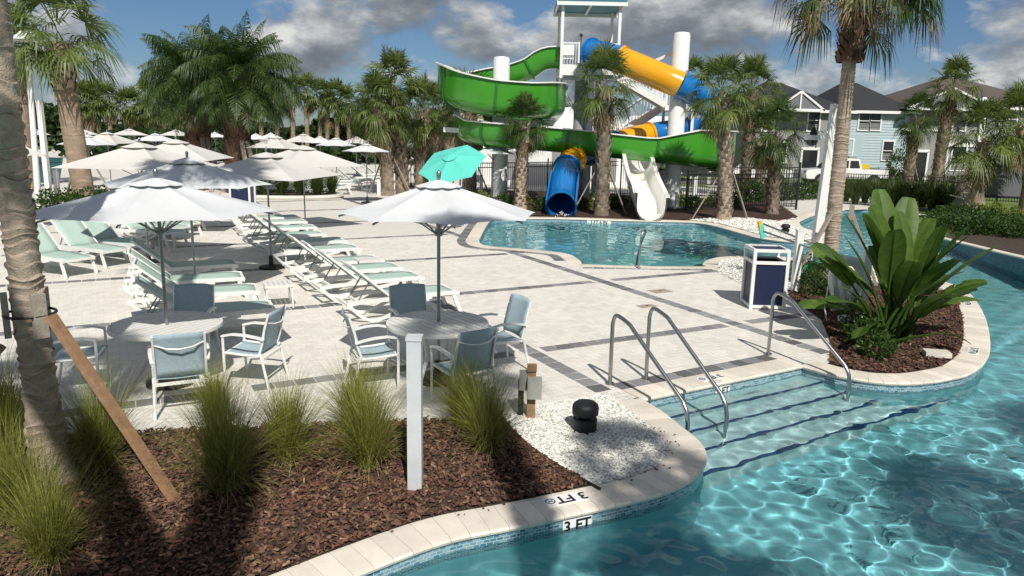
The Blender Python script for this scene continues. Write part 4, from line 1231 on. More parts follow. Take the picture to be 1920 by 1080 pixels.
for i, (bx, by, cx_, cy_, lab) in enumerate([(374, 318, 366, 150, 'shaggy feather-leaved palm, left of the big pair'), (446, 326, 452, 148, 'shaggy feather-leaved palm, right of the big pair')]):
    b = AT(bx, by, 36.0 - 2 * i); b.z = 0; c = AT(cx_, cy_, b.y)
    t = thing('feather_palm', lab, 'palm tree', b, 0, 'shaggy feather palms')
    h = c.z - .1; boot_trunk(h, .50, .56, 0.0, 80 + i, 'trunk_dark', (c.x - b.x, 0), 1.4).build('trunk', 'trunk_dark', t, True)
    link('crown', feather_crown(7 + i, 96, 3.0, 'frond_dark'), t, (c.x - b.x, 0, h - .1))
    for k in range(2):
        a = R(-20 - 25 * k); brace(t, Vector((math.cos(a) * .5, math.sin(a) * .5, 2.5)), Vector((math.cos(a) * 1.5, math.sin(a) * 1.5 - .3, 0)), 'lumber_grey', .18)

# big fan palm on the island: ringed trunk, green crown, hanging dry skirt
b = G(1552, 528); top = AT(1594, 98, b.y)
t = thing('fan_palm', 'tall ringed fan palm with dry hanging skirt on the planted island', 'palm tree', b)
hh = top.z; ln = (top.x - b.x, 0)
ring_trunk(hh, lambda f: .150 - .02 * f + .03 * math.exp(-f * 9), 5, ln, 15, 'trunk_ring', 18, .014).build('trunk', 'trunk_ring', t, True)
boot = boot_trunk(.75, .20, .24, .0, 9, 'trunk_dark', (.05, 0), 1.8)
o = boot.build('leaf_stubs', 'trunk_dark', t, True); o.location = (ln[0] * .97, 0, hh - .2)
rs = random.Random(15); gm = MB(); dm = MB()
for k in range(34):
    f = k / 33; az = k * 2.39996 if k % 3 else rs.uniform(-.9, .9)
    el = R(-12 + 95 * f ** .9 + rs.uniform(-8, 8))
    fan_frond(gm, Vector((.1, 0, .75 + .45 * f)), az, el, 1.0 * rs.uniform(.85, 1.15), .9, 34, 1.1 * (1.2 - .5 * f), rs, .04)
for k in range(13):
    az = rs.uniform(-1.0, 1.0) if k % 3 else rs.uniform(2.4, 3.9); el = R(rs.uniform(-25, 12))
    fan_frond(dm, Vector((.05, 0, .7 + rs.uniform(0, .4))), az, el, 1.0 * rs.uniform(.5, 1.3), .7, 24, 1.6, rs, .03)
for k in range(9):
    az = rs.uniform(0, 6.28); fan_frond(dm, Vector((.0, 0, 1.25)), az, R(-80), .45, .75, 22, .8, rs, .03)
for nm, m_, mt in (('crown', gm, 'frond_dark'), ('dry_skirt', dm, 'frond_dead')):
    o = m_.build(nm, mt, t); o.location = (ln[0], 0, hh + .25)
for a in (R(200), R(-25), R(80)):
    d = Vector((math.cos(a), math.sin(a), 0)); brace(t, d * .2 + Vector((.12, 0, 1.55)), d * .95 + Vector((0, 0, -.02)), 'lumber_grey', .09)
    MB().box(d * .2 + Vector((.12, 0, 1.5)), (.1, .1, .3), a).build('brace_block', 'lumber_grey', t)

# foreground ringed palm with lumber collar and braces; its crown is above the picture
b = G(100, 905); 
t = thing('ringed_palm', 'thick ringed palm trunk in the left foreground with lumber collar', 'palm tree', b)
hh = 11.3; tp = AT(-22, 0, b.y); sl = (tp.x - b.x) / tp.z
ring_trunk(hh, lambda f: .118 + .085 * math.exp(-f * hh / .30), 6, (sl * hh, 0), 12, 'trunk_ring', 40, .019).build('trunk', 'trunk_ring', t, True)
o = link('crown', sabal_crown(91, 40, .95, 1.0, 30, -42, .05, .9).mesh('crown', 'frond'), t, (sl * hh, 0, hh + .1))
cz = AT(45, 565, b.y - .1).z
for a in (R(-35), R(215), R(90), R(150)):
    d = Vector((math.cos(a), math.sin(a), 0)); MB().box(d * .165 + Vector((sl * cz, 0, cz - .12)), (.05, .10, .36), a).build('collar_batten', 'lumber_grey', t)
mb = MB(); mb.tube([Vector((math.cos(k * .3927) * .185 + sl * cz, math.sin(k * .3927) * .185, cz - .12)) for k in range(16)], .012, 5, closed=True); mb.build('strap', 'black_plastic', t)
st0 = AT(95, 592, b.y - .22) - b; st1 = G(338, 945) - b
brace(t, st0, st1 - Vector((0, 0, .04)), 'lumber', .085)
st0 = AT(5, 650, b.y - .25) - b; brace(t, st0, st0 + Vector((-1.1, -.5, -st0.z)), 'lumber', .085)

# ------------------------------------------------------------------ clump grasses
def clump_mesh(seed, n, L, spread, mat, wid=.0045, lean=0.0, lmin=.55):
    r_ = np.random.default_rng(seed); az = r_.uniform(0, 6.283, n); th = np.abs(r_.normal(0, spread, n)); Ls = L * r_.uniform(lmin, 1.05, n)
    br = .11 * np.sqrt(r_.random(n)); ba = r_.uniform(0, 6.283, n)
    bx = br * np.cos(ba); by = br * np.sin(ba); K = 6; bend = r_.uniform(.5, 1.5, n) * (.35 + th)
    px, py, pz = bx.copy(), by.copy(), np.zeros(n); ang = th * .55; P = []
    for k in range(K):
        P.append(np.stack([px, py, pz], -1)); stp = Ls / (K - 1)
        px = px + np.cos(az) * np.sin(ang) * stp; py = py + np.sin(az) * np.sin(ang) * stp; pz = pz + np.cos(ang) * stp; ang = ang + bend / (K - 1)
    P = np.stack(P, 1); sa = az + np.pi / 2 + r_.uniform(-.8, .8, n); S = np.stack([np.cos(sa), np.sin(sa), np.zeros(n)], -1)
    tw = np.array([1, 1, .9, .75, .5, .12]) * wid
    Vv = np.empty((n, K, 2, 3)); Vv[:, :, 0] = P - S[:, None] * tw[None, :, None]; Vv[:, :, 1] = P + S[:, None] * tw[None, :, None]
    base = np.arange(n)[:, None] * K * 2 + np.arange(K - 1)[None] * 2
    Q = np.stack([base, base + 1, base + 3, base + 2], -1).reshape(-1, 4)
    return np_mesh('blades', Vv.reshape(-1, 3), Q, mat)
CL = [clump_mesh(s, 620, .80, .42, 'blade', wid=.0034) for s in (1, 2, 3)]
CLw = [clump_mesh(s + 20, 520, 1.15, .62, 'blade', wid=.0021, lmin=.7) for s in (1, 2, 3)]
CLd = [clump_mesh(s + 9, 260, .62, .95, 'blade_dry', lmin=.3) for s in (1, 2)]
def clump(px, py, sc, label, k, group='fountain grass clumps in the front bed'):
    sc *= .92; p = G(px, py); t = thing('fountain_grass_clump', label, 'ornamental grass', (p.x, p.y, .02), 0, group)
    o = link('blades', CL[k % 3], t); o.scale = (sc * (1 + .12 * math.sin(k * 5)), sc * (1 - .1 * math.sin(k * 3)), sc * (1 + .08 * math.sin(k * 7))); o.rotation_euler = (0, 0, k * 1.3)
    o = link('long_blades', CLw[(k + 1) % 3], t); o.scale = (sc,) * 3; o.rotation_euler = (0, 0, k * 1.9)
    o = link('dry_blades', CLd[k % 2], t); o.scale = (sc,) * 3; o.rotation_euler = (0, 0, k * 2.1)
for k, a in enumerate([(95, 1062, .86, 'fountain grass clump at the foot of the ringed palm, bottom left'), (425, 925, 1.05, 'bright fountain grass clump right of the orange-brown brace'), (540, 868, .92, 'fountain grass clump left of the middle clumps, under the first table gap'),
                       (692, 880, .98, 'bright fountain grass clump just left of the white square post'), (668, 812, .88, 'darker fountain grass clump behind the one beside the white post'), (868, 802, .88, 'fountain grass clump behind the front one, right of the white post'),
                       (912, 848, .92, 'fountain grass clump right of the white post at the gravel edge'), (190, 880, 1.0, 'dark shaded fountain grass clump behind the ringed palm'), (10, 850, 1.1, 'shaded fountain grass clump at the left picture edge'), (30, 980, .9, 'fountain grass clump left of the ringed palm base'), (405, 800, .75, 'small fountain grass clump under the left table chairs')]):
    clump(*a, k)
# grass hedge on the far right bank and the round bed on the left
CF = [clump_mesh(s + 30, 260, 1.25, .40, 'blade_dull', wid=.016) for s in (1, 2, 3)]
for k in range(13):
    f = k / 12; px = 1585 + 215 * f; py = 378 + 16 * f + (k % 2) * 4; p = G(px, py)
    t = thing('ornamental_clump', 'far clump of the grass hedge along the black fence, %s from the left' % (ORD[k] if k else 'first'), 'ornamental grass', (p.x, p.y, 0), 0, 'grass hedge by the fence')
    o = link('blades', CF[k % 3], t); o.rotation_euler = (0, 0, k); o.scale = (1.15,) * 3
c0 = G(530, 368); t0 = None
pts = [(c0.x + 2.6 * math.cos(a), c0.y + 1.7 * math.sin(a)) for a in [i * 6.2832 / 28 for i in range(28)]]
mbp = MB(); mbp.tube([Vector((x, y, .07)) for x, y in pts], .12, 6, closed=True); tag(mbp.build('planter_kerb', 'concrete_pale', None, True), 'low pale kerb around the round ornamental grass bed', 'kerb')
sheet('bed_soil', pts, [], .06, 'soil')
for k in range(12):
    q = .8; a = math.pi - (k % 6 + .25 * (k // 6)) * 0 ; gx = -2.1 + 4.2 * k / 11; gy = (.75 if k % 2 else -.75)
    t = thing('ornamental_clump', 'tall green grass clump in the round kerbed bed, %s from the left' % ORDN(k), 'ornamental grass', (c0.x + gx, c0.y + gy * (1 - (gx / 3.2) ** 2), .06), k * 1.7, 'grass thicket in the round bed')
    link('blades', CF[k % 3], t).scale = (.95,) * 3

# ------------------------------------------------------------------ leafy shrubs
def shrub_mesh(seed, n, rx, rz, leaf, mat):
    r_ = np.random.default_rng(seed); u = r_.normal(size=(n, 3)); u /= np.linalg.norm(u, axis=1)[:, None]
    rr = (.45 + .55 * r_.random(n) ** .5); lump = 1 + .22 * np.sin(u[:, 0] * 5 + seed) * np.sin(u[:, 1] * 4) + .15 * np.sin(u[:, 2] * 7)
    C = u * (rr * lump)[:, None] * np.array([rx, rx, rz]); C[:, 2] = np.abs(C[:, 2] + rz * .75) 
    d = u + r_.normal(0, .6, (n, 3)) + np.array([0, 0, .25]); d /= np.linalg.norm(d, axis=1)[:, None]
    s = np.cross(d, r_.normal(size=(n, 3))); s /= np.linalg.norm(s, axis=1)[:, None]
    L = leaf * r_.uniform(.6, 1.3, n)[:, None]
    Vv = np.stack([C - d * L * .5, C + s * L * .22, C + d * L * .5, C - s * L * .22], 1)
    return np_mesh('leaves', Vv.reshape(-1, 3), np.arange(n * 4).reshape(-1, 4), mat)
SH = {'a': shrub_mesh(1, 900, .38, .30, .09, 'shrub'), 'b': shrub_mesh(2, 700, .32, .42, .08, 'shrub'), 'l': shrub_mesh(3, 500, .35, .35, .10, 'shrub_lime'), 'big': shrub_mesh(4, 1500, .9, 1.0, .16, 'shrub'), 'row': shrub_mesh(5, 700, .7, .5, .14, 'shrub')}
def shrub(px, py, kind, sc, label, group='low shrubs'):
    p = G(px, py); t = thing('shrub', label, 'shrub', (p.x, p.y, 0), rnd.uniform(0, 6), group)
    o = link('leaves', SH[kind], t); o.scale = (sc,) * 3
    MB().cyl((0, 0, 0), (0, 0, .3 * sc), .02, n=5).build('stem', 'trunk_dark', t)
for a in [(1622, 648, 'a', .85, 'dark clipped shrub in front of the big paddle leaves'), (1598, 622, 'b', .75, 'upright shrub left of the paddle-leaf stems'), (1640, 672, 'a', .7, 'lower bright shrub near the front coping of the island'), (1660, 628, 'b', .7, 'shrub at the foot of the paddle-leaf plant'),
          (1520, 555, 'b', .8, 'shrub right of the navy bin'), (1545, 545, 'b', .85, 'shrub between the navy bin and the fan palm'), (1505, 530, 'b', .9, 'shrub behind the white post by the bin'), (1570, 560, 'a', .9, 'shrub at the foot of the fan palm'), (1585, 585, 'a', .8, 'shrub below the wrapped life ring')]:
    shrub(*a)
for k in range(22):
    f = k / 21; px = 1765 + 190 * f + rnd.uniform(-10, 10); py = 418 + 32 * f - (k % 3) * 9
    shrub(px - 4, py + 10, 'row', rnd.uniform(.5, .95), 'dark leafy shrub above the tiled wall, %s from the left in the %s rank' % (ORDN(k // 3), ['front', 'middle', 'back'][k % 3]), 'bank planting above the tiled wall')
for k, (px, py) in enumerate([(1842, 408), (1868, 402), (1900, 412)]): shrub(px, py, 'l', .9, 'yellow-green shrub below the dark board, %s from the left' % ORD[k].replace('nearest', 'first'))
for k in range(8):
    shrub(95 + k * 34, 408 - k * 4, 'row', 1.0, 'dark shrub behind the left lounger row, %s from the left' % ORD[k].replace('nearest', 'first'))
for k in range(14):
    shrub(905 + k * 36 + rnd.uniform(-8, 8), 392 + rnd.uniform(-6, 4), 'a' if k % 2 else 'l', 1.1, 'low shrub in the mulch below the slide, %s from the left' % ORDN(k), 'shrubs below the slide')
for k in range(9): shrub(1400 + k * 22, 378 - k, 'row', rnd.uniform(.9, 1.3), 'dark shrub by the black gate and fence, %s from the left' % ORDN(k), 'shrubs by the gate')

# giant paddle-leaf plant on the island
p = G(1668, 640); t = thing('paddle_leaf_plant', 'giant paddle-leaf bird-of-paradise plant on the island', 'plant', (p.x, p.y, 0))
def paddle(base, az, el, stem, L, wd, bend, fold=.3, tears=.25, mat='banana'):
    rs = random.Random(int(az * 100) + int(L * 1000)); d = Vector((math.cos(az) * math.cos(el), math.sin(az) * math.cos(el), math.sin(el))); s = Vector((-math.sin(az), math.cos(az), 0))
    tw = rs.uniform(-.5, .5); path = [base]; q = d.copy()
    for k in range(5):
        path.append(path[-1] + q * stem / 5); q = (q + Vector((math.cos(az), math.sin(az), 0)) * .05).normalized()
    n = 26; mid = [path[-1]]; qs = [q]
    for k in range(n):
        mid.append(mid[-1] + q * L / n); q = (q + Vector((math.cos(az) * .3, math.sin(az) * .3, -1)) * bend / n).normalized(); qs.append(q)
    lf = MB()
    for side in (-1, 1):
        k = 0
        while k < n:
            g_ = n - k if rs.random() > tears * 2 else rs.randint(2, 7); k1 = min(n, k + g_); dr = rs.uniform(-.25, .12) * (1 if g_ < 8 else .2); rows = []
            for j in range(k, k1 + 1):
                f = j / n; w = wd * (math.sin(math.pi * min(1, f * .84 + .10)) ** .62) * (1 if f < .97 else .35); u = s.cross(qs[j]).normalized()
                u = u if u.z > 0 else -u
                sd = s * math.cos(tw) + u * math.sin(tw); uu = u * math.cos(tw) - s * math.sin(tw); pl = .004 * (1 if j % 2 else -1)
                row = []
                for e in (0, .35, .7, 1.0):
                    cl = 1 if g_ > 8 else (.93 if j in (k, k1) else 1)
                    row.append(mid[j] + sd * side * w * e * cl + uu * (fold * w * e * (1 - .75 * e) + pl * e + dr * w * e * e) + qs[j] * (w * .35 * e))
                rows.append(row)
            lf.strip(rows if side > 0 else [r_[::-1] for r_ in rows]); k = k1
    o = lf.build('leaf', mat, t, 'all')
    MB().tube(path + mid[1::3], [.030, .028, .025, .022, .019, .016] + [.013 - .011 * i_ / 9 for i_ in range(len(mid[1::3]))], 6).build('leaf_stem', 'banana', o, True)
rs = random.Random(8)
for (az, el, stm, L, wd, bd) in [(100, 84, 1.15, 1.15, .20, .25), (150, 76, 1.2, 1.1, .21, .3), (200, 72, 1.1, 1.0, .20, .35), (30, 76, 1.25, 1.05, .21, .3), (-10, 66, 1.0, 1.1, .20, .55), (170, 60, .95, 1.0, .2, .7), (-60, 72, .85, 1.0, .21, .5),
                                   (250, 70, .8, 1.0, .2, .55), (300, 80, .95, 1.1, .2, .35), (10, 58, .9, 1.0, .2, .8), (5, 40, .85, 1.15, .19, 1.0), (-25, 60, .8, .95, .19, .8), (190, 40, .85, .95, .18, 1.1), (215, 50, .75, .9, .19, 1.0), (130, 62, 1.1, 1.0, .2, .5),
                                   (60, 60, 1.1, 1.05, .2, .6), (-80, 58, .7, .85, .18, .8), (90, 70, 1.2, 1.1, .2, .4), (230, 34, .6, .8, .17, 1.2), (-35, 24, .75, .6, .10, 1.3), (345, 70, 1.15, 1.15, .21, .35), (75, 80, .9, 1.0, .2, .3), (110, 86, 1.25, 1.15, .21, .2), (60, 82, 1.3, 1.1, .2, .25), (180, 80, 1.15, 1.1, .2, .3), (140, 83, 1.3, 1.05, .21, .2), (330, 78, 1.1, 1.1, .2, .3), (265, 80, 1.15, 1.1, .21, .25), (280, 62, .6, .9, .18, .6), (160, 68, .7, 1.0, .2, .4), (20, 58, .7, .9, .18, .7), (320, 60, .6, .85, .18, .7), (205, 62, .55, .8, .17, .7), (120, 78, .8, 1.0, .19, .3), (240, 78, 1.0, 1.05, .2, .35)]:
    a = R(az + rs.uniform(-6, 6)); paddle(Vector((rs.uniform(-.22, .22), rs.uniform(-.16, .16), 0)), a, R(el), stm * rs.uniform(.85, 1.0), L * rs.uniform(.8, 1.0), wd * rs.uniform(.78, 1.05), bd * .8, tears=.42 if el < 62 else .12, mat='banana' if rs.random() > .04 else 'banana_dry')
fp = G(1655, 632); t = thing('red_flower', 'small orange-red flower head low beside the paddle-leaf plant', 'flower', (fp.x, fp.y, 0))
MB().cyl((0, 0, 0), (0, 0, .2), .01, n=5).build('stem', 'banana', t)
m_ = MB()
for k in range(14):
    a = k * 2.4; m_.tri(Vector((0, 0, .2)), Vector((math.cos(a) * .06, math.sin(a) * .06, .2 + .05 * (k % 3))), Vector((math.cos(a + .5) * .06, math.sin(a + .5) * .06, .26)))
m_.build('petals', 'flower_red', t)

# palms that stand outside the picture and throw their shade into it; the leaning one is added to cast a diagonal shadow
for i, (x, y, h, s_, lx, ly) in enumerate([(-.9, -2.3, 6.2, .8, 0, 0), (2.27, -2.9, 12.7, .7, 0, 0), (3.32, -2.1, 9.3, .6, 0, 0), (3.9, -4.6, 9.5, .95, 0, 0), (6.3, -6.45, 10.8, 1.0, -9.3, 5.05), (6.9, -2.6, 9.2, .75, 0, 0), (8.8, .8, 7.0, .95, 0, 0)]):
    sabal(Vector((x, y, -.13 if x > 0 else 0)), Vector((x - .05 + lx, y + ly, h)), .2 if lx else .16, ('added shadow-casting leaning palm' if lx else 'tall palm') + ' outside the picture beside the viewpoint, %s from the left' % ORDN(i), CROWN[i % 3], 120 + i, boots=.7, group='palms beside the viewpoint', scale=s_, mat='trunk_smooth', dead=False)
# ================================================================== water slide
sl = thing('water_slide', 'green open flume and blue-yellow tube slide winding round a white tower', 'water slide', (3, 33, 0))
O5 = Vector((3, 33, 0))
def resample(pts, per): return catmull(pts, per)
def flume(path, r, hl, hr, mat_out, mat_in, nm, parent, thick=.035):
    """open trough along path (bottom line); hl/hr = wall heights above the half round, left/right of travel"""
    n = len(path); outer, inner, liprows_l, liprows_r = [], [], [], []
    secs = []
    for i, p in enumerate(path):
        t = (path[min(i + 1, n - 1)] - path[max(i - 1, 0)]); th = Vector((t.x, t.y, 0)).normalized(); s = Vector((th.y, -th.x, 0)); u = s.cross(t.normalized()); u = u if u.z > 0 else -u
        def sec(rr, a, b):
            q = [(-rr, r + a)] + [(-rr * math.cos(math.pi * k / 10), r - rr * math.sin(math.pi * k / 10)) for k in range(11)] + [(rr, r + b)]
            return [p + s * x + u * y for x, y in q]
        outer.append(sec(r + thick, hl[i], hr[i])); inner.append(sec(r, hl[i], hr[i]))
        secs.append((p, s, u))
    MB().strip(outer).build(nm + '_shell', mat_out, parent, True)
    MB().strip(inner).build(nm + '_lining', mat_in, parent, True)
    lip = MB()
    lip.strip([[o_[0] - q[1] * .10, o_[0] - q[1] * .10 + Vector((0, 0, .05)), i_[0] + Vector((0, 0, .05)), i_[0]] for o_, i_, q in zip(outer, inner, secs)])
    lip.strip([[i_[-1], i_[-1] + Vector((0, 0, .05)), o_[-1] + q[1] * .10 + Vector((0, 0, .05)), o_[-1] + q[1] * .10] for o_, i_, q in zip(outer, inner, secs)])
    lip.build(nm + '_rim', 'white_frp', parent)
    return outer, secs
def flange(sec0, p, s, u, mat, parent, d=.07, w=.05):
    mb = MB(); t = s.cross(u).normalized(); c = sum(sec0, Vector()) / len(sec0)
    o0 = [q + (q - c).normalized() * d for q in sec0]
    mb.strip([[a - t * w, b - t * w, b + t * w, a + t * w] for a, b in zip(sec0, o0)]); mb.build('joint_flange', mat, parent)
gp = [(1052, 128, 35), (1025, 130, 35), (1000, 146, 35), (975, 156, 35), (945, 164, 35), (905, 170, 35), (865, 178, 34.6), (845, 186, 33.4), (852, 197, 32.1), (880, 209, 31.2), (930, 217, 30.8), (985, 220, 30.9), (1022, 219, 31.6), (1036, 222, 32.8), (1027, 230, 34.2), (1000, 238, 35), (950, 248, 35.2), (905, 256, 34.8),
      (878, 263, 33.6), (888, 268, 32.3), (915, 272, 31.5), (960, 277, 31.2), (1060, 285, 31.2), (1150, 295, 31.2), (1225, 303, 31.2), (1290, 310, 31.3), (1335, 314, 32), (1352, 313, 33.2), (1340, 318, 34.4), (1300, 322, 34.8), (1250, 325, 34.3), (1215, 326, 33.2)]
hlv = [0] * len(gp); hrv = [0] * len(gp)
for i, h in {6: .55, 7: .8, 8: .85, 9: .75, 10: .65, 11: .62, 12: .65, 13: .7, 14: .5, 15: .3, 17: .3, 18: .5, 19: .35, 20: .1, 24: .3, 25: .72, 26: .8, 27: .8, 28: .6, 29: .3}.items():
    hrv[i] = h
def ctrl(gp): return [AT(x, y, Y) - O5 for x, y, Y in gp]
gpath = resample(ctrl(gp), 4)
def rs1(v, per):
    out = []
    for i in range(len(v) - 1):
        for k in range(per): out.append(v[i] + (v[i + 1] - v[i]) * k / per)
    return out + [v[-1]]
# first turn winds left, so its outside is on the right of travel; the last one winds left too
HL = [max(.36, v) for v in rs1(hlv, 4)]; HR = [max(.40, v * 1.12 + .1) for v in rs1(hrv, 4)]
outer, secs = flume(gpath, .50, HL, HR, 'slide_green', 'white_frp', 'flume', sl)
for i in range(0, len(gpath), 8): flange(outer[i], *secs[i], 'slide_green_deep', sl)
# white run-out chute
wp = [(1215, 326, 33.2), (1198, 322, 32.2), (1194, 330, 31.2), (1197, 350, 29.9), (1204, 376, 28.6), (1214, 400, 27.5), (1219, 414, 26.55)]
wpath = resample(ctrl(wp), 5); nW = len(wpath)
o_, s_ = flume(wpath, .50, [.30] * nW, [.45] * nW, 'white_frp', 'white_frp', 'runout', sl, .05)
# closed tube
tp = [(1108, 98, 33.2), (1135, 104, 32.6), (1165, 113, 32.2), (1220, 136, 31.6), (1275, 159, 31.2), (1315, 182, 31.6), (1343, 207, 33), (1345, 231, 34.6), (1320, 242, 35.8), (1280, 244, 36.2), (1235, 250, 36.2), (1190, 258, 35.6), (1150, 270, 34.4), (1120, 281, 33), (1095, 289, 31.9), (1075, 297, 31), (1063, 314, 30), (1056, 345, 29), (1053, 372, 28.2), (1052, 387, 27.35)]
tpath = resample(ctrl(tp), 5)
cuts = [0, 10, 20, 27, 33, 37, 44, 52, 60, 68, 75, 80, 95]
cols = ['blue', 'yellow', 'blue', 'blue', 'yellow', 'blue', 'blue', 'yellow', 'blue', 'blue', 'yellow', 'blue']
for k in range(len(cuts) - 1):
    seg = tpath[cuts[k]:cuts[k + 1] + 1]
    if len(seg) < 2: continue
    MB().tube(seg, .54 if k < 9 else .50, 22, caps=False).build('tube_section', 'slide_' + cols[k], sl, True)
    e = seg[0]; dr = (seg[1] - seg[0]).normalized()
    MB().tube([e - dr * .05, e + dr * .05], .61 if k < 9 else .56, 22).build('joint_flange', 'slide_' + cols[k], sl)
e = tpath[-1]; dr = (tpath[-1] - tpath[-2]).normalized()
MB().tube([e - dr * .25, e + dr * .02], .53, 24, caps=False).build('outlet_lip', 'slide_blue', sl, True)
a_, b_ = frame_from(dr)
for s in (-1, 1):
    q0, q1 = tpath[-14], tpath[-2]
    MB().bar(q0 + a_ * s * .53 + Vector((0, 0, -.1)), q1 + a_ * s * .54 + Vector((0, 0, -.05)), .06, .5).build('side_board', 'slide_blue', sl)
# columns and arms
def column(x, y, ytop, r, nm='column'):
    b = G(x, y) - O5; tpz = AT(x, ytop, (b + O5).y).z
    MB().lathe([(r, -.05), (r, tpz - .12), (r * .9, tpz - .03), (r * .5, tpz), (.01, tpz + .01)], 20, (b.x, b.y, 0)).build(nm, 'tower_white', sl, True)
    MB().lathe([(r + .15, 0), (r + .15, .06), (r, .08)], 16, (b.x, b.y, 0)).build('base_plate', 'tower_grey', sl)
    return b
c1 = column(936, 382, 106, .34); c2 = column(1258, 390, 60, .34)
def arm(px0, py0, px1, py1, Y, w=.2, mat='tower_white', Y1=None): MB().bar(AT(px0, py0, Y) - O5, AT(px1, py1, Y1 or Y) - O5, w, w).build('support_arm', mat, sl)
arm(832, 243, 936, 249, 32.6); arm(936, 226, 1045, 233, 32.2); arm(1130, 158, 1272, 95, 33.5, .12, Y1=32.2); arm(1258, 314, 1330, 318, 32.6); arm(1258, 325, 1345, 328, 33.6); arm(1258, 300, 1290, 330, 32.4, .12)
for px, py in ((1238, 385), (1120, 372), (1085, 372)):
    b = G(px, py) - O5; MB().cyl((b.x, b.y, 0), (b.x, b.y, 1.5), .12, n=10).build('short_post', 'tower_white', sl, True)

# ------------------------------------------------------------------ tower with stairs
tw = thing('slide_tower', 'white steel slide tower with teal awning, railings and zigzag stairs', 'tower', (3.3, 35, 0)); O6 = Vector((3.3, 35, 0))
PZ = 5.75
xl, xr = AT(1052, 130, 33.8).x - O6.x, AT(1158, 130, 33.8).x - O6.x; yf, yb = -1.2, 1.6
ztop = AT(1100, 6, 34).z
MB().box(((xl + xr) / 2, (yf + yb) / 2, PZ - .12), (xr - xl + .1, yb - yf, .22)).build('platform', 'tower_white', tw)
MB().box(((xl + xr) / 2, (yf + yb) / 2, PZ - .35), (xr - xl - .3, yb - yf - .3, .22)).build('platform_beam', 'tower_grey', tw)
for x, y in ((xl, yf), (xr, yf), (xl, yb), (xr, yb)):
    MB().box((x, y, (ztop + PZ) / 2 - .2), (.12, .12, ztop - PZ + .4)).build('awning_post', 'tower_white', tw)
MB().box(((xl + xr) / 2, (yf + yb) / 2, ztop + .05), (xr - xl + .5, yb - yf + .6, .1)).build('awning', 'awning_teal', tw)
for y in (yf - .25, yb + .25): MB().box(((xl + xr) / 2, y, ztop - .06), (xr - xl + .55, .08, .2)).build('awning_beam', 'tower_white', tw)
for x in (xl - .2, (xl + xr) / 2, xr + .2): MB().box((x, (yf + yb) / 2, ztop - .03), (.08, yb - yf + .45, .12)).build('awning_beam', 'tower_white', tw)
def railing(p0, p1, h=1.07, gap=.115, nm='railing'):
    p0, p1 = Vector(p0), Vector(p1); L = (p1 - p0).length; n = max(2, int(L / gap)); up = Vector((0, 0, 1))
    r_ = MB().bar(p0 + up * h, p1 + up * h, .06, .05).build(nm, 'tower_white', tw)
    MB().bar(p0 + up * .1, p1 + up * .1, .045, .045).build('bottom_rail', 'tower_white', r_)
    bm_ = MB().bar(Vector((0, 0, .1)), Vector((0, 0, h)), .022, .022).mesh('baluster', 'tower_white')
    for k in range(n + 1):
        o = link('baluster', bm_, r_, p0.lerp(p1, k / n))
    for q in (p0, p1): MB().bar(q, q + up * (h + .05), .07, .07).build('newel', 'tower_white', r_)
railing((xl, yf, PZ), (xl + .75, yf, PZ)); railing((xr - .8, yf, PZ), (xr, yf, PZ)); railing((xl, yf, PZ), (xl, -.3, PZ)); railing((xl, .9, PZ), (xl, yb, PZ)); railing((xl, yb, PZ), (xr, yb, PZ)); railing((xr, yf, PZ), (xr, 0, PZ))
MB().box((xl + .36, yf - .02, PZ - .05), (.8, .06, .45)).build('gate_panel', 'tower_white', tw)
MB().box((xl + .3, yf + .5, PZ + .75), (.55, .04, .6)).build('rules_board', 'tile_white', tw)
MB().tube([(xl + .82, yf, PZ), (xl + .82, yf, PZ + 1.35)], .02, 6).build('lamp_stem', 'black_metal', tw); MB().lathe([(.02, PZ + 1.33), (.07, PZ + 1.36), (.06, PZ + 1.45), (.01, PZ + 1.47)], 8, (xl + .82, yf, 0)).build('lamp_head', 'black_metal', tw, True)
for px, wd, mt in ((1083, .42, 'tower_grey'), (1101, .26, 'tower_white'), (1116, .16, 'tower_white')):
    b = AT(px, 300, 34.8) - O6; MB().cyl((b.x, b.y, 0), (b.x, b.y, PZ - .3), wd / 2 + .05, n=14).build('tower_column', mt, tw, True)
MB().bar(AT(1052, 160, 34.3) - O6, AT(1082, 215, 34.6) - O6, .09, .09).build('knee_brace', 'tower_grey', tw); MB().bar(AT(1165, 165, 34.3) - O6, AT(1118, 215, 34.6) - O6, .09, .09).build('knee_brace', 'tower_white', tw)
def stairs(p0, p1, width, n):
    p0, p1 = Vector(p0), Vector(p1)
    for s in (-1, 1):
        of = Vector((0, s * width / 2, 0))
        MB().bar(p0 + of, p1 + of, .06, .3).build('stringer', 'tower_white', tw)
        railing(p0 + of + Vector((0, 0, .12)), p1 + of + Vector((0, 0, .12)), .95, .17)
    for k in range(n):
        c = p0.lerp(p1, (k + .5) / n); MB().box(c, (abs(p1.x - p0.x) / n + .05, width - .06, .05)).build('stair_tread', 'tower_grey', tw)
la = AT(1252, 204, 36.2) - O6
stairs((xr + .05, 1.0, PZ - .1), (la.x - .25, 1.0, la.z + .15), 1.1, 12)
MB().box((la.x + .45, 1.6, la.z), (1.5, 2.6, .2)).build('landing', 'tower_white', tw)
railing((la.x + 1.15, .35, la.z + .1), (la.x + 1.15, 2.8, la.z + .1)); railing((la.x - .1, .35, la.z + .1), (la.x + 1.15, .35, la.z + .1)); railing((la.x - .1, 2.85, la.z + .1), (la.x + 1.15, 2.85, la.z + .1))
lb = AT(1140, 268, 37.2) - O6
stairs((la.x - .25, 2.2, la.z), (lb.x, 2.2, lb.z), 1.1, 12)
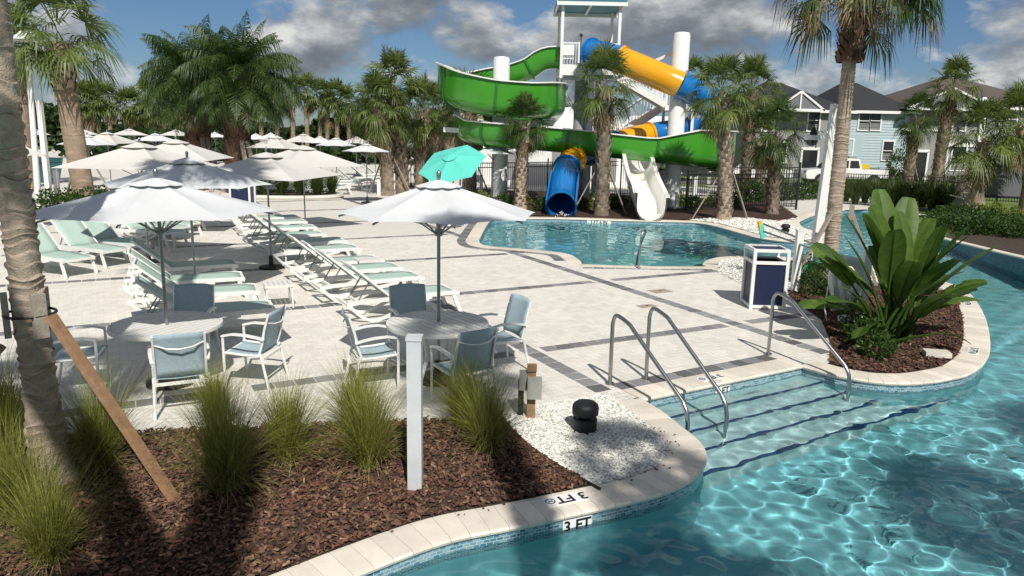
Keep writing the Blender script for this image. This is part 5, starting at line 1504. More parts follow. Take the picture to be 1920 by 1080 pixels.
MB().box((lb.x - .6, 1.6, lb.z - .05), (1.3, 2.4, .18)).build('landing', 'tower_white', tw)
stairs((lb.x + .2, .9, lb.z - .1), (lb.x + 3.0, .9, .1), 1.1, 10)
for dx, dy in ((.2, .4), (1.1, .4), (.2, 2.7), (1.1, 2.7)): MB().box((la.x + dx - .1, dy, la.z / 2), (.13, .13, la.z)).build('landing_post', 'tower_white', tw)

# small pavilions with white metal roofs behind the slide
def pavilion(x, y, w_, d_, h, rh, label, walls=True):
    t = thing('pavilion', label, 'building', (x, y, -.05), 0, 'pool service buildings')
    if walls: MB().box((0, 0, h / 2), (w_ - .6, d_ - .6, h)).build('wall', 'tower_white', t)
    else:
        for a in (-1, 1):
            for b in (-1, 1): MB().box((a * (w_ / 2 - .3), b * (d_ / 2 - .3), h / 2), (.25, .25, h)).build('post', 'tower_white', t)
    m = MB(); hw, hd = w_ / 2, d_ / 2
    A, B, C_, D = Vector((-hw, -hd, h)), Vector((hw, -hd, h)), Vector((hw, hd, h)), Vector((-hw, hd, h)); r0, r1 = Vector((-hw + hd * .6, 0, h + rh)), Vector((hw - hd * .6, 0, h + rh))
    m.quad(A, B, r1, r0); m.quad(C_, D, r0, r1); m.tri(B, C_, r1); m.tri(D, A, r0); m.quad(D, C_, B, A)
    m.build('roof', 'metal_roof', t)
    if walls:
        for k in range(3): f = MB().box((-w_ * .3 + k * w_ * .3, -d_ / 2 + .29, 1.3), (.9, .06, 1.9)).build('shutter', 'stucco_grey', t)
pavilion(2.6, 47, 9.5, 7, 2.7, 1.9, 'white pavilion with ribbed metal roof seen under the slide flume')
pavilion(9.5, 52, 7, 6, 2.6, 1.7, 'second white-roofed pavilion seen through the tower stairs', False)
# ================================================================== rails, bin, posts, signs near the water
def handrail(base_px, run, h, label, zend=-.62):
    b = G(*base_px); t = thing('pool_handrail', label, 'handrail', b, 0, 'steel pool handrails')
    n = n_st
    pts = [Vector((0, 0, 0)), Vector((0, 0, h - .12)), n * .03 + Vector((0, 0, h - .03)), n * .10 + Vector((0, 0, h)), n * .30 + Vector((0, 0, h - .05)), n * .38 + Vector((0, 0, h - .10))]
    e = n * run
    low = .06
    pts += [n * (run - .10) + Vector((0, 0, low + .13)), n * (run - .03) + Vector((0, 0, low + .03)), e + Vector((0, 0, low - .10)), e + Vector((0, 0, zend))]
    sm = [pts[0], pts[1]] + catmull([pts[1], pts[2], pts[3], pts[4], pts[5]], 4)[1:] + catmull([pts[6], pts[7], pts[8]], 4) + [pts[9]]
    o = MB().tube(sm, .0245, 12).build('rail_tube', 'steel', t, True); o.cycles.is_caustics_receiver = True
    MB().lathe([(.055, .009), (.055, .02), (.03, .03), (.026, .035)], 16).build('base_flange', 'steel', t, True)
    o = MB().lathe([(.05, zend), (.05, zend + .015), (.028, zend + .03)], 14, (e.x, e.y, 0)).build('base_flange', 'steel', t, True); o.cycles.is_caustics_receiver = True
handrail((1143.3, 720), 1.36, .88, 'steel stair handrail at left, nearest the black bollard light')
handrail((1211, 710), 1.36, .92, 'steel stair handrail in the middle of the river steps')
handrail((1440, 665), 1.30, .90, 'steel stair handrail at right beside the planted island')
# small grab rail at the slide pool
b = G(1197, 503); t = thing('pool_handrail', 'small steel grab rail at the slide pool entry', 'handrail', b, 0, 'steel pool handrails')
for dx in (0, .17):
    pass
o = MB().tube(catmull([(0, 0, 0), (.02, .02, .55), (.05, .06, .78), (.12, .14, .86), (.17, .30, .80), (.16, .9, .35), (.15, 1.15, -.05), (.15, 1.15, -.5)], 4), .024, 10).build('rail_tube', 'steel', t, True); o.cycles.is_caustics_receiver = True
MB().lathe([(.055, .009), (.055, .02), (.03, .03)], 14).build('base_flange', 'steel', t, True)

# litter bin
b = G(1438, 580); t = thing('litter_bin', 'square navy litter bin with white frame beside the island', 'litter bin', (b.x + .0, b.y + .27, 0), R(-2))
wv, hv = .29, .84
MB().box((0, 0, .44), (.52, .52, .78)).build('body', 'navy_panel', t)
for x, y, rz in ((0, -.275, 0), (0, .275, 0), (-.275, 0, math.pi / 2), (.275, 0, math.pi / 2)): MB().box((x, y, .44), (.50, .016, .74), rz).build('side_panel', 'navy_panel', t)
for a in (-1, 1):
    for c_ in (-1, 1): MB().box((a * wv, c_ * wv, .54), (.055, .055, 1.08)).build('corner_post', 'white_paint', t)
    for z in (.05, hv, 1.055):
        MB().box((0, a * wv, z), (.53, .045, .055)).build('frame_bar', 'white_paint', t); MB().box((a * wv, 0, z), (.045, .53, .055)).build('frame_bar', 'white_paint', t)
MB().box((0, 0, 1.05), (.52, .52, .025)).build('roof_panel', 'navy_panel', t)
MB().box((0, 0, hv - .02), (.5, .5, .02)).build('inner_lid', 'dark_hollow', t)

def white_post(px, py, topy, w_, label, cap=True, mat='white_paint', name='white_post', rz=.0, lean=0.0):
    b = G(px, py); h = AT(px, topy, b.y).z; t = thing(name, label, 'post', b, rz, 'white square posts')
    MB().bar((0, 0, -.03), (lean, 0, h - .02), w_, w_, Vector((0, 1, 0))).build('shaft', mat, t)
    if cap: MB().box((lean, 0, h), (w_ + .012, w_ + .012, .03)).build('cap', mat, t)
    return t
white_post(779, 921, 633, .118, 'bare white square post, greyed for palm shade, in the front mulch bed', mat='post_shade_grey')
white_post(1489, 549, 432, .13, 'white square post right behind the navy bin')
white_post(1528, 512, 300, .16, 'white post beside the fan palm, lower part of lamp pole') if False else None
white_post(1612, 600, 466, .13, 'white square post holding the wrapped life ring, half behind leaves')
white_post(96, 402, 190, .15, 'tall white square post left of the thick palm trunk')
white_post(112, 398, 318, .13, 'short white post between the tall square post and the thick trunk')
for k, (px, py, ty) in enumerate([(711, 366, 336), (738, 366, 326), (902, 372, 342), (1300, 390, 330)]): white_post(px, py, ty, .16, 'small white bollard post, %s from the left among the palms and slide' % ORD[k].replace('nearest', 'first'))
# tall camera and lamp pole on the island
b = G(1522, 512); h = AT(1560, 195, b.y).z
t = thing('camera_pole', 'tall white square pole with camera and hanging lamp on the island', 'pole', b)
MB().bar((0, 0, 0), (.14, 0, h), .17, .17, Vector((0, 1, 0))).build('shaft', 'white_paint', t)
q = AT(1530, 225, b.y) - b
MB().bar((.12, 0, q.z - .25), (-.28, 0, q.z - .25), .05, .05).build('bracket', 'white_paint', t)
MB().tube([(-.2, 0, q.z + .1), (-.2, 0, q.z - .6)], .012, 6).build('lamp_stem', 'black_metal', t); MB().tube([(-.28, 0, q.z + .05), (-.28, 0, q.z - .22)], .012, 6).build('lamp_stem', 'black_metal', t)
MB().lathe([(.02, q.z - .15), (.07, q.z - .25), (.08, q.z - .33), (.02, q.z - .36)], 12, (-.28, 0, 0)).build('lamp_shade', 'black_metal', t, True)
q2 = AT(1525, 258, b.y) - b
MB().lathe([(.03, q2.z + .06), (.17, q2.z + .05), (.18, q2.z - .04), (.16, q2.z - .05)], 16, (-.30, 0, 0)).build('camera_housing', 'white_paint', t, True)
MB().lathe([(.13, q2.z - .05), (.11, q2.z - .13), (.05, q2.z - .18), (.01, q2.z - .19)], 14, (-.30, 0, 0)).build('camera_dome', 'window_glass', t, True)
MB().bar((-.18, 0, q2.z + .02), (.08, 0, q2.z + .02), .06, .06).build('camera_arm', 'white_paint', t)

# life ring in a cover, reaching poles and rescue board
b = G(1578, 604); t = thing('life_ring', 'white life ring in a pale grey cover hung beside the paddle leaves', 'life ring', (b.x, b.y, 0))
m_ = MB(); m_.tube([Vector((.03 * math.sin(a * 2), .05 * math.sin(a), .70 + .34 * math.cos(a))) + Vector((.24 * math.sin(a), 0, 0)) for a in [k * 6.2832 / 24 for k in range(24)]], .085, 10, closed=True); m_.build('ring', 'ring_white', t, 'all')
m2 = MB(); rows = []
for k in range(9):
    z = .22 + .66 * k / 8; rows.append([Vector((-.26 + .26 * j / 6, -.10 - .05 * math.sin(j * 1.3 + k * .7) - .05 * math.sin(k / 8 * 3.14), z)) for j in range(7)])
m2.strip(rows); o = m2.build('cover', 'ring_white', t, 'all'); md = o.modifiers.new('thick', 'SOLIDIFY'); md.thickness = .01
MB().tube([(-.3, -.05, .7), (-.36, -.1, .3), (-.3, -.12, 0.02)], .012, 5).build('rope', 'ring_white', t); MB().box((-.02, -.12, .02), (.16, .12, .24), .4).build('tag_block', 'white_paint', t)
p0, p1 = AT(1600, 488, 12.6), AT(1432, 420, 16.5); p2, p3 = AT(1590, 490, 12.7), AT(1432, 434, 16.0)
for k, (a, c_) in enumerate(((p0, p1), (p2, p3))):
    t = thing('rescue_pole', ['upper', 'lower'][k] + ' long dark reaching pole resting on the white posts', 'pole', a, 0, 'long reaching poles'); MB().cyl((0, 0, 0), c_ - a, .022, n=8).build('shaft', 'pole_grey', t, True)
    MB().cyl(Vector((0, 0, 0)), (c_ - a) * .04, .028, n=8).build('grip', 'black_plastic', t, True)
a = AT(1426, 420, 16.2); t = thing('rescue_board', 'yellow and teal blade at the end of the reaching pole', 'rescue board', a)
MB().bar((0, 0, 0), AT(1431, 446, 16.2) - a, .07, .1).build('blade', 'canvas_teal', t); MB().bar((-.03, -.01, .06), (AT(1427, 432, 16.2) - a), .06, .08).build('tip', 'yellow_plastic', t)
b = G(1514, 520); t = thing('green_box', 'low green plastic valve box under the reaching poles', 'box', b); MB().box((.1, .2, .16), (.75, .4, .3)).build('lid', 'green_plastic', t); MB().box((.1, .2, .02), (.65, .35, .1)).build('body', 'green_plastic', t)
b = G(1755, 672); t = thing('stepping_stone', 'pale rectangular slab lying in the island mulch', 'slab', b, R(-12)); MB().box((0, 0, .075), (.33, .2, .07)).build('slab', 'concrete_pale', t)

# mushroom bollard lights
def bollard(px, py, r, h, label):
    b = G(px, py); t = thing('bollard_light', label, 'garden light', b, 0, 'black mushroom bollard lights')
    MB().lathe([(r * .96, -.02), (r * .98, h * .42), (r * .9, h * .44)], 20).build('base', 'black_plastic', t, True)
    for k in range(4): a = k * 1.571 + .6; MB().box((math.cos(a) * r * .7, math.sin(a) * r * .7, h * .5), (.03, .03, h * .2), a).build('louvre_post', 'black_plastic', t)
    MB().lathe([(r * .6, h * .4), (r * .6, h * .58)], 14).build('core', 'dark_hollow', t)
    MB().lathe([(r * .9, h * .56), (r * 1.06, h * .58), (r * 1.08, h * .78), (r * 1.0, h * .88), (r * .78, h * .95), (r * .35, h * .985), (.005, h * .99)], 22).build('cap', 'black_plastic', t, True)
bollard(1096, 808, .128, .33, 'black mushroom bollard light on the near white gravel')
bollard(1472, 437, .13, .30, 'black mushroom bollard light on the far gravel spit')
# junction boxes on wooden post
b = G(995, 784); t = thing('junction_post', 'wooden post with grey electrical boxes at the gravel edge', 'utility post', b)
MB().box((0, 0, .27), (.09, .09, .56)).build('post', 'lumber', t); MB().box((-.11, .05, .2), (.06, .08, .42)).build('conduit', 'black_plastic', t)
MB().box((.03, -.08, .37), (.15, .08, .23)).build('box_cover', 'box_grey', t); MB().box((-.06, .02, .42), (.14, .1, .2)).build('rear_box', 'box_grey', t); MB().box((.0, -.01, .57), (.10, .1, .06)).build('post_top', 'lumber', t)

# depth markers
def marker(anchor, u, v, txt, size, w_, h_, label, sym=False, n=None):
    """tile plate with black lettering; u = reading direction, v = up of the letters"""
    n = u.cross(v); M = Matrix((( u.x, v.x, n.x, anchor.x), (u.y, v.y, n.y, anchor.y), (u.z, v.z, n.z, anchor.z), (0, 0, 0, 1)))
    t = thing('depth_marker', label, 'sign', (0, 0, 0), 0, 'pool depth markers'); t.matrix_world = M
    MB().box((0, 0, .001), (w_, h_, .006)).build('tile', 'tile_white', t)
    o = link('lettering', text_mesh(txt, size * 1.2, 'ink', 'lettering'), t, ((-w_ * .15 if sym else 0), 0, .0055))
    if sym:
        r_ = h_ * .27; c_ = Vector((w_ * .36, -h_ * .04, .0055)); m = MB()
        m.tube([c_ + Vector((math.cos(k * .3927) * r_, math.sin(k * .3927) * r_, 0)) for k in range(16)], r_ * .10, 4, closed=True); m.bar(c_ + Vector((-r_ * .7, r_ * .7, 0)), c_ + Vector((r_ * .7, -r_ * .7, 0)), r_ * .16, .002); m.bar(c_ + Vector((-r_ * .7, -r_ * .5, 0)), c_ + Vector((r_ * .7, r_ * .5, 0)), r_ * .12, .002)
        m.build('no_diving_symbol', 'ink', t)
def path_frame(path, px, py):
    tg = G(px, py).to_2d(); i = min(range(1, len(path) - 1), key=lambda i: (path[i].to_2d() - tg).length)
    d = (path[i + 1] - path[i - 1]).normalized(); return path[i], d, Vector((-d.y, d.x, 0))
UPZ = Vector((0, 0, 1))
p, d, n = path_frame(S_near, 1097, 964); marker(p - n * .012 + Vector((0, 0, -.115)), d, UPZ, '3 FT', .115, .27, .125, 'white 3 FT depth tile on the near river wall')
p, d, n = path_frame(S_near, 1080, 969); marker(p + n * .20 + Vector((0, 0, .011)), -d, -n, '3 FT', .13, .38, .15, '3 FT and no-diving tile on the near coping', True)
pm = c_step1.lerp(c_step2, .47); nn = -n_st
marker(pm + n_st * .012 + Vector((0, 0, -.115)), d_st, UPZ, '3 FT', .10, .25, .12, 'white 3 FT depth tile behind the middle handrail')
marker(pm - n_st * .16 + d_st * -.05 + Vector((0, 0, .011)), -d_st, n_st, '3 FT', .12, .38, .15, '3 FT and no-diving tile on the step coping', True)
p, d, n = path_frame(S_pl, 1842, 660); marker(p + n * .17 + Vector((0, 0, .011)), -d, -n, '3 FT', .12, .38, .15, '3 FT and no-diving tile on the island coping near the slab', True)
p, d, n = path_frame(S_pl, 1815, 568); marker(p + n * .17 + Vector((0, 0, .011)), -d, -n, '3 FT', .12, .38, .15, '3 FT and no-diving tile on the far island coping', True)
p, d, n = path_frame(S_slide, 1127, 415); marker(p - n * .01 + Vector((0, 0, -.10)), d, UPZ, '3 FT 6 IN', .13, .85, .13, '3 FT 6 IN depth tiles on the slide pool back wall')
# deck lids
for k, (px, py, w_, h_) in enumerate(((1238, 546, .42, .3), (1213, 574, .34, .2))):
    b = G(px, py); t = thing('deck_lid', ['square tan skimmer lid in the paving', 'smaller round-cornered tan lid in the paving'][k], 'lid', (b.x, b.y, 0), TH, 'skimmer lids'); MB().box((0, 0, .002), (w_, h_, .008)).build('lid', 'tarp_tan', t); MB().lathe([(.03, .006), (.03, .009)], 10).build('lift_hole', 'dark_hollow', t)
# lamp post at left, leaning with the lens
def lamp_post(px, py, topy, r, label, sc=1.0, topx=None):
    b = G(px, py); h = AT(topx or px, topy, b.y); t = thing('lamp_post', label, 'street lamp', b, 0, 'white lamp posts')
    dx = h.x - b.x
    MB().tube([(0, 0, 0), (dx * .9, 0, h.z - .35 * sc)], [r, r * .75], 12).build('pole', 'white_paint', t, True)
    MB().tube([(dx * .9, 0, h.z - .4 * sc), (dx, 0, h.z - .08 * sc)], [r * .6, r * .5], 8).build('neck', 'white_paint', t, True)
    MB().lathe([(.52 * sc, -.12 * sc), (.45 * sc, -.06 * sc), (.24 * sc, .06 * sc), (.20 * sc, .13 * sc), (.02 * sc, .15 * sc)], 26, (dx, 0, h.z)).build('shade', 'white_paint', t, True)
    for k in range(3): MB().lathe([(.40 * sc - k * .07 * sc, -.10 * sc + .035 * k * sc), (.43 * sc - k * .07 * sc, -.075 * sc + .035 * k * sc)], 22, (dx, 0, h.z), False).build('louvre', 'white_paint', t, True)
lamp_post(74, 402, 68, .10, 'tall white louvred lamp post at left beside the foreground trunk', 1.05, 50)
for k, (px, py, ty, sc) in enumerate([(266, 262, 204, .9), (302, 256, 219, .9), (549, 265, 212, .9), (1845, 360, 186, .75), (652, 262, 232, .5), (697, 268, 228, .5)]):
    hx = 247.6 + (px - 960) * .0214; 
    lamp_post(px, max(py, hx + 36) if k != 3 else py, ty, .07, ['far white lamp post above the umbrellas, left one', 'far white lamp post above the umbrellas, right of the left one', 'far white lamp post right of the shaggy palms', 'white lamp post in front of the brown-roofed house', 'slim far white mast left of the cabbage palms', 'slim far white mast touching the cabbage palms'][k], sc)
b = G(457, 402); t = thing('litter_bin', 'far navy litter bin with white frame beside the round grass bed', 'litter bin', b)
MB().box((0, 0, .5), (.62, .5, .9)).build('body', 'navy_panel', t)
for a in (-1, 1):
    for c_ in (-1, 1): MB().box((a * .33, c_ * .27, .55), (.06, .06, 1.1)).build('corner_post', 'white_paint', t)
# ================================================================== fence, houses, truck, far trees
def fence(p0, p1, h, label, post_every=2.4, gap=.115):
    p0, p1 = Vector(p0), Vector(p1); L = (p1 - p0).length; d = (p1 - p0) / L; t = thing('picket_fence', label, 'fence', p0, 0, 'black metal picket fences')
    n = int(L / gap); pk = MB().bar((0, 0, .08), (0, 0, h), .018, .018).mesh('picket', 'black_metal'); far = MB()
    for k in range(n):
        q = d * (k * gap)
        if k < 140: link('picket', pk, t, q)
        else: far.bar(q + Vector((0, 0, .08)), q + Vector((0, 0, h)), .018, .018)
    if far.f: tag(far.build('pickets_beyond', 'black_metal', t), kind='stuff')
    for z in (.15, h - .22, h - .04): MB().bar(Vector((0, 0, z)), d * L + Vector((0, 0, z)), .03, .035).build('rail', 'black_metal', t)
    for k in range(int(L / post_every) + 1):
        q = d * min(L, k * post_every); MB().bar(q, q + Vector((0, 0, h + .1)), .06, .06).build('post', 'black_metal', t); MB().box(q + Vector((0, 0, h + .12)), (.08, .08, .03)).build('post_cap', 'black_metal', t)
fa, fb = G(880, 387), G(1068, 384)
fence((-2.2, 30.6, 0), (5.0, 36.6, 0), 1.75, 'black picket fence behind the tube slide outlet'); fence((5.2, 36.8, 0), (13.5, 36.8, 0), 1.75, 'black picket fence behind the white chute')
fence(tuple(G(1285, 396)), tuple(G(1490, 388)), 1.5, 'black picket fence running to the gate behind the right palms'); fence(tuple(G(1575, 366)), tuple(G(1985, 388)), 1.2, 'black picket fence along the grass hedge in front of the houses')
b = G(1492, 393); t = thing('fence_gate', 'tall black gate post and gate leaf beside the path', 'gate', b)
for x in (0, -.95): MB().box((x, 0, 1.0), (.08, .08, 2.0)).build('gate_post', 'black_metal', t)
for k in range(8): MB().box((-.1 - k * .105, 0, .95), (.02, .02, 1.7)).build('picket', 'black_metal', t)
for z in (.15, 1.0, 1.78): MB().box((-.48, 0, z), (.9, .03, .04)).build('rail', 'black_metal', t)

def window(t, x, y, z, w_, h_, wallmat=None, side=0, mul=True):
    """window on a wall facing -Y (side 0)"""
    f = MB()
    for a in (-1, 1):
        f.box((x + a * (w_ / 2 + .05), y - .03, z), (.10, .07, h_ + .2)); f.box((x, y - .03, z + a * (h_ / 2 + .05)), (w_, .07, .10))
    f.box((x, y - .02, z), (w_, .04, .05))
    o = f.build('window', 'white_paint', t); MB().box((x, y - .006, z), (w_, .02, h_)).build('pane', 'window_glass', o)
    if mul:
        for k in range(4): MB().box((x, y - .02, z - h_ / 2 + .09 + k * .11), (w_ * .94, .008, .07)).build('blind_slat', 'stucco_grey', o)
def gable_house(x, y, rz, label, wid, dep, eave, ridge, wallm, roofm, wins, hip=True, doors=(), group='houses across the street'):
    t = thing('house', label, 'house', (x, y, -.06), rz, group)
    MB().box((0, dep / 2, eave / 2), (wid, dep, eave)).build('wall', wallm, t)
    ov = .45; A, B, C_, D = Vector((-wid / 2 - ov, -ov, eave)), Vector((wid / 2 + ov, -ov, eave)), Vector((wid / 2 + ov, dep + ov, eave)), Vector((-wid / 2 - ov, dep + ov, eave))
    hx = min(wid, dep) / 2 * (.95 if hip else 0); r0, r1 = Vector((-wid / 2 - ov + hx, dep / 2, ridge)), Vector((wid / 2 + ov - hx, dep / 2, ridge))
    m = MB(); m.quad(A, B, r1, r0); m.quad(C_, D, r0, r1); m.tri(B, C_, r1); m.tri(D, A, r0); m.quad(D, C_, B, A); o = m.build('roof', roofm, t)
    for p_, q_ in ((A, B), (B, C_), (C_, D), (D, A)): MB().bar(p_ + Vector((0, 0, -.08)), q_ + Vector((0, 0, -.08)), .08, .2).build('gutter', 'white_paint', o)
    for w_ in wins: window(t, *w_)
    for (dx, dw, dh) in doors:
        dd = MB().box((dx, -.03, dh / 2), (dw, .08, dh)).build('door', 'window_glass', t)
        for a in (-1, 1): MB().box((dx + a * (dw / 2 + .07), -.05, dh / 2), (.14, .12, dh + .1)).build('door_frame', 'white_paint', dd)
        MB().box((dx, -.05, dh + .1), (dw + .28, .12, .2)).build('door_frame', 'white_paint', dd)
    return t
# blue-sided house: local x along the facade
Yh = 57.5
def hx_(px, py=290, Y=Yh): return AT(px, py, Y)
xL, xM, xR = hx_(1390).x, hx_(1572).x, hx_(1700).x
ev = hx_(1640, 207).z
t = gable_house((xM + xR) / 2, Yh, 0, 'pale blue clapboard house with dark shingle roof behind the white truck', xR - xM, 11, ev, hx_(1560, 152, Yh + 5).z, 'siding_blue', 'shingle_dark',
                [(hx_(1620, 225).x - (xM + xR) / 2, -.04, hx_(1620, 225).z, .75, 1.3), (hx_(1641, 225).x - (xM + xR) / 2, -.04, hx_(1641, 225).z, .75, 1.3), (hx_(1664, 281).x - (xM + xR) / 2, -.04, hx_(1664, 281).z, .75, 1.35), (hx_(1573, 284).x - (xM + xR) / 2 + .6, -.04, hx_(1573, 284).z, .7, 1.9)])
cb = MB()
for k in range(int(ev / .2)):
    z = k * .2; hw = (xR - xM) / 2 + .01
    cb.v += [Vector((-hw, -.035, z)), Vector((hw, -.035, z)), Vector((hw, -.006, z + .2)), Vector((-hw, -.006, z + .2)), Vector((-hw, -.006, z)), Vector((hw, -.006, z))]; i_ = len(cb.v) - 6; cb.f += [(i_, i_ + 1, i_ + 2, i_ + 3), (i_ + 4, i_ + 5, i_ + 1, i_)]
tag(cb.build('clapboards', 'siding_blue', t), kind='stuff')
o = MB().box((hx_(1596, 280).x - (xM + xR) / 2, -.03, hx_(1596, 280).z), (1.6, .06, 2.4)).build('utility_panel', 'siding_blue', t)
for k in range(2): MB().box((hx_(1594 + 7 * k, 290).x - (xM + xR) / 2, -.15, 1.3), (.3, .2, 1.0)).build('meter_box', 'box_grey', t)
t = gable_house((xL + xM) / 2, Yh - 1.0, 0, 'grey stucco house wing with porch gable left of the blue siding', xM - xL, 13, hx_(1460, 204, Yh - 1.0).z, hx_(1500, 150, Yh + 3).z, 'stucco_grey', 'shingle_dark',
                [(hx_(1526, 224, 56.5).x - (xL + xM) / 2, 0, hx_(1526, 224, 56.5).z, .8, 1.5), (hx_(1462, 284, 56.5).x - (xL + xM) / 2, 0, hx_(1462, 284, 56.5).z, .9, 1.4), (hx_(1410, 225, 56.5).x - (xL + xM) / 2, 0, hx_(1410, 225, 56.5).z, .8, 1.4), (hx_(1440, 225, 56.5).x - (xL + xM) / 2, 0, hx_(1440, 225, 56.5).z, .8, 1.4)], doors=((hx_(1518, 290, 56.5).x - (xL + xM) / 2, 1.1, 2.2),))
def porch_gable(t, cx_, w_, z, hgt, dep, roofm, tm='stucco_dark'):
    g = MB(); y0 = -dep; A, B, T = Vector((cx_ - w_ / 2, y0, z)), Vector((cx_ + w_ / 2, y0, z)), Vector((cx_, y0, z + hgt)); A2, B2, T2 = [v + Vector((0, dep + 3, 0)) for v in (A, B, T)]
    g.quad(A, T, T2, A2); g.quad(T, B, B2, T2); o = g.build('gable_roof', roofm, t); MB().tri(A + Vector((0, .02, 0)), B + Vector((0, .02, 0)), T + Vector((0, .02, 0))) ; q = MB(); q.tri(A + Vector((0, .05, 0)), B + Vector((0, .05, 0)), T + Vector((0, .05, 0))); q.build('gable_face', tm, o)
    for a, b in ((A, T), (T, B)): MB().bar(a, b, .1, .13).build('bargeboard', 'white_paint', o)
    MB().bar(A, B, .1, .2).build('gable_beam', 'white_paint', o); MB().bar((A + B) / 2, T, .1, .12).build('king_post', 'white_paint', o)
c_ = hx_(1498, 204, 55.5).x - (xL + xM) / 2
porch_gable(t, c_, 3.6, hx_(1498, 205, 55.5).z, hx_(1498, 170, 55.5).z - hx_(1498, 205, 55.5).z, 1.2, 'shingle_dark')
Y2 = 57.3
xa, xb = AT(1701, 290, Y2).x, AT(1990, 290, Y2).x; cxx = (xa + xb) / 2
def h2(px, py): p = AT(px, py, Y2); return p.x - cxx, p.z
t = gable_house(cxx, Y2, R(0), 'grey house with brown shingle roof at the right edge', xb - xa, 12, h2(1860, 200)[1], AT(1900, 145, Y2 + 5).z, 'stucco_grey', 'shingle_brown',
                [(h2(1800, 222)[0], 0, h2(1800, 222)[1], .9, 1.6), (h2(1797, 293)[0], 0, h2(1797, 293)[1], 1.0, 1.9), (h2(1893, 295)[0], 0, h2(1893, 295)[1], 1.0, 1.6), (h2(1893, 222)[0], 0, h2(1893, 222)[1], 1.0, 1.4)], doors=((h2(1725, 290)[0], 1.0, 2.2),))
porch_gable(t, h2(1770, 205)[0], 6.5, h2(1770, 204)[1], 1.5, 1.0, 'shingle_brown')
for px in (1757, 1772, 1830): MB().box((h2(px, 290)[0], -.12, 2.2), (.28, .2, 4.4)).build('corner_board', 'white_paint', t)
MB().box((h2(1735, 240)[0], -.06, h2(1735, 242)[1]), (3.4, .14, .18)).build('trim_band', 'white_paint', t)
MB().box((h2(1797, 260)[0], -.05, h2(1797, 271)[1] ), (2.6, .1, .2)).build('trim_band', 'white_paint', t)
sheet('front_lawn', [(14, 52.6), (70, 51), (70, 75), (14, 75)], [], -.055, 'grass_far')
sheet('sidewalk', [(12, 46.2), (70, 44.6), (70, 46.0), (12, 47.6)], [], -.045, 'concrete_pale')
for k in range(10): 
    p = AT(1572 + k * 12.5, 320, 56.6); t = thing('house_shrub', 'small shrub at the foot of the blue house, %s from the left' % ORD[k].replace('nearest', 'first'), 'shrub', (p.x, p.y, -.05), k, 'foundation shrubs'); link('leaves', SH['row'], t).scale = (.9, .9, 1.0)
p = AT(1687, 320, 55.6); t = thing('shrub', 'taller bush at the right corner of the blue house', 'shrub', (p.x, p.y, -.05)); link('leaves', SH['big'], t).scale = (1.1, 1.1, 1.5); MB().cyl((0, 0, 0), (0, 0, .6), .05, n=6).build('stem', 'trunk_dark', t)
for k, px in enumerate((1755, 1775, 1800, 1845, 1870)):
    p = AT(px, 320, 56.2); t = thing('house_shrub', 'low shrub along the grey house front, %s from the left' % ORD[k].replace('nearest', 'first'), 'shrub', (p.x, p.y, -.05), k, 'foundation shrubs'); link('leaves', SH['row'], t).scale = (.8, .8, .8)

# pickup truck, nose to the left
p = G(1596, 341); t = thing('pickup_truck', 'white crew-cab pickup truck parked in front of the blue house', 'truck', (p.x - 2.3, 50.5, -.05), R(2))
def side_prism(prof, w_): 
    m = MB(); n = len(prof); m.v = [Vector((x, -w_ / 2, z)) for x, z in prof] + [Vector((x, w_ / 2, z)) for x, z in prof]
    from_tess = tessellate_polygon([[Vector((x, z, 0)) for x, z in prof]])
    for a, b, c in from_tess: m.f.append((a, b, c)); m.f.append((n + c, n + b, n + a))
    for j in range(n): m.f.append((j, (j + 1) % n, n + (j + 1) % n, n + j))
    bm = bmesh.new(); me = m.mesh('x', None); bm.from_mesh(me); bmesh.ops.recalc_face_normals(bm, faces=bm.faces); bmesh.ops.bevel(bm, geom=[e for e in bm.edges if e.calc_face_angle(0) > .35], offset=.03, segments=2, affect='EDGES'); bm.to_mesh(me); bm.free(); return me
body = side_prism([(-2.75, .42), (-2.8, .75), (-2.72, 1.02), (-1.35, 1.12), (2.70, 1.12), (2.75, .55), (2.3, .5), (-2.3, .42)], 1.9); body.name = 'body'; body.materials.append(MATS['truck_white']); link('body', body, t)
cab = side_prism([(-1.45, 1.08), (-.75, 1.72), (-.4, 1.80), (.75, 1.78), (.98, 1.10)], 1.72); cab.materials.append(MATS['truck_white']); link('cab', cab, t)
for (x0, x1, x2, x3) in ((-1.08, -.62, .02, .02), (.12, .12, .66, .80)):
    m = MB(); m.v = [Vector((x0, -.875, 1.18)), Vector((x3, -.875, 1.18)), Vector((x2, -.865, 1.66)), Vector((x1, -.865, 1.66))]; m.f = [(0, 1, 2, 3)]; m.build('side_window', 'window_glass', t)
m = MB(); m.v = [Vector((-1.46, -.75, 1.14)), Vector((-1.46, .75, 1.14)), Vector((-.80, .7, 1.71)), Vector((-.80, -.7, 1.71))]; m.f = [(3, 2, 1, 0)]; m.build('windscreen', 'window_glass', t)
MB().box((1.85, 0, 1.12), (1.6, 1.6, .03)).build('bed_floor', 'dark_hollow', t)
for x in (-1.8, 1.75):
    for y in (-.88, .88):
        wq = MB(); wq.cyl((x, y - .13, .40), (x, y + .13, .40), .40, n=20); o = wq.build('wheel', 'rubber', t, True); MB().cyl((x, y - .145, .40), (x, y + .145, .40), .22, n=12).build('rim', 'steel', o, True)
MB().box((1.2, -.2, 1.28), (.7, .9, .3)).build('yellow_tank', 'yellow_plastic', t); MB().box((-2.78, 0, .62), (.1, 1.85, .2)).build('bumper', 'steel', t); MB().box((2.78, 0, .62), (.1, 1.85, .18)).build('bumper', 'steel', t)
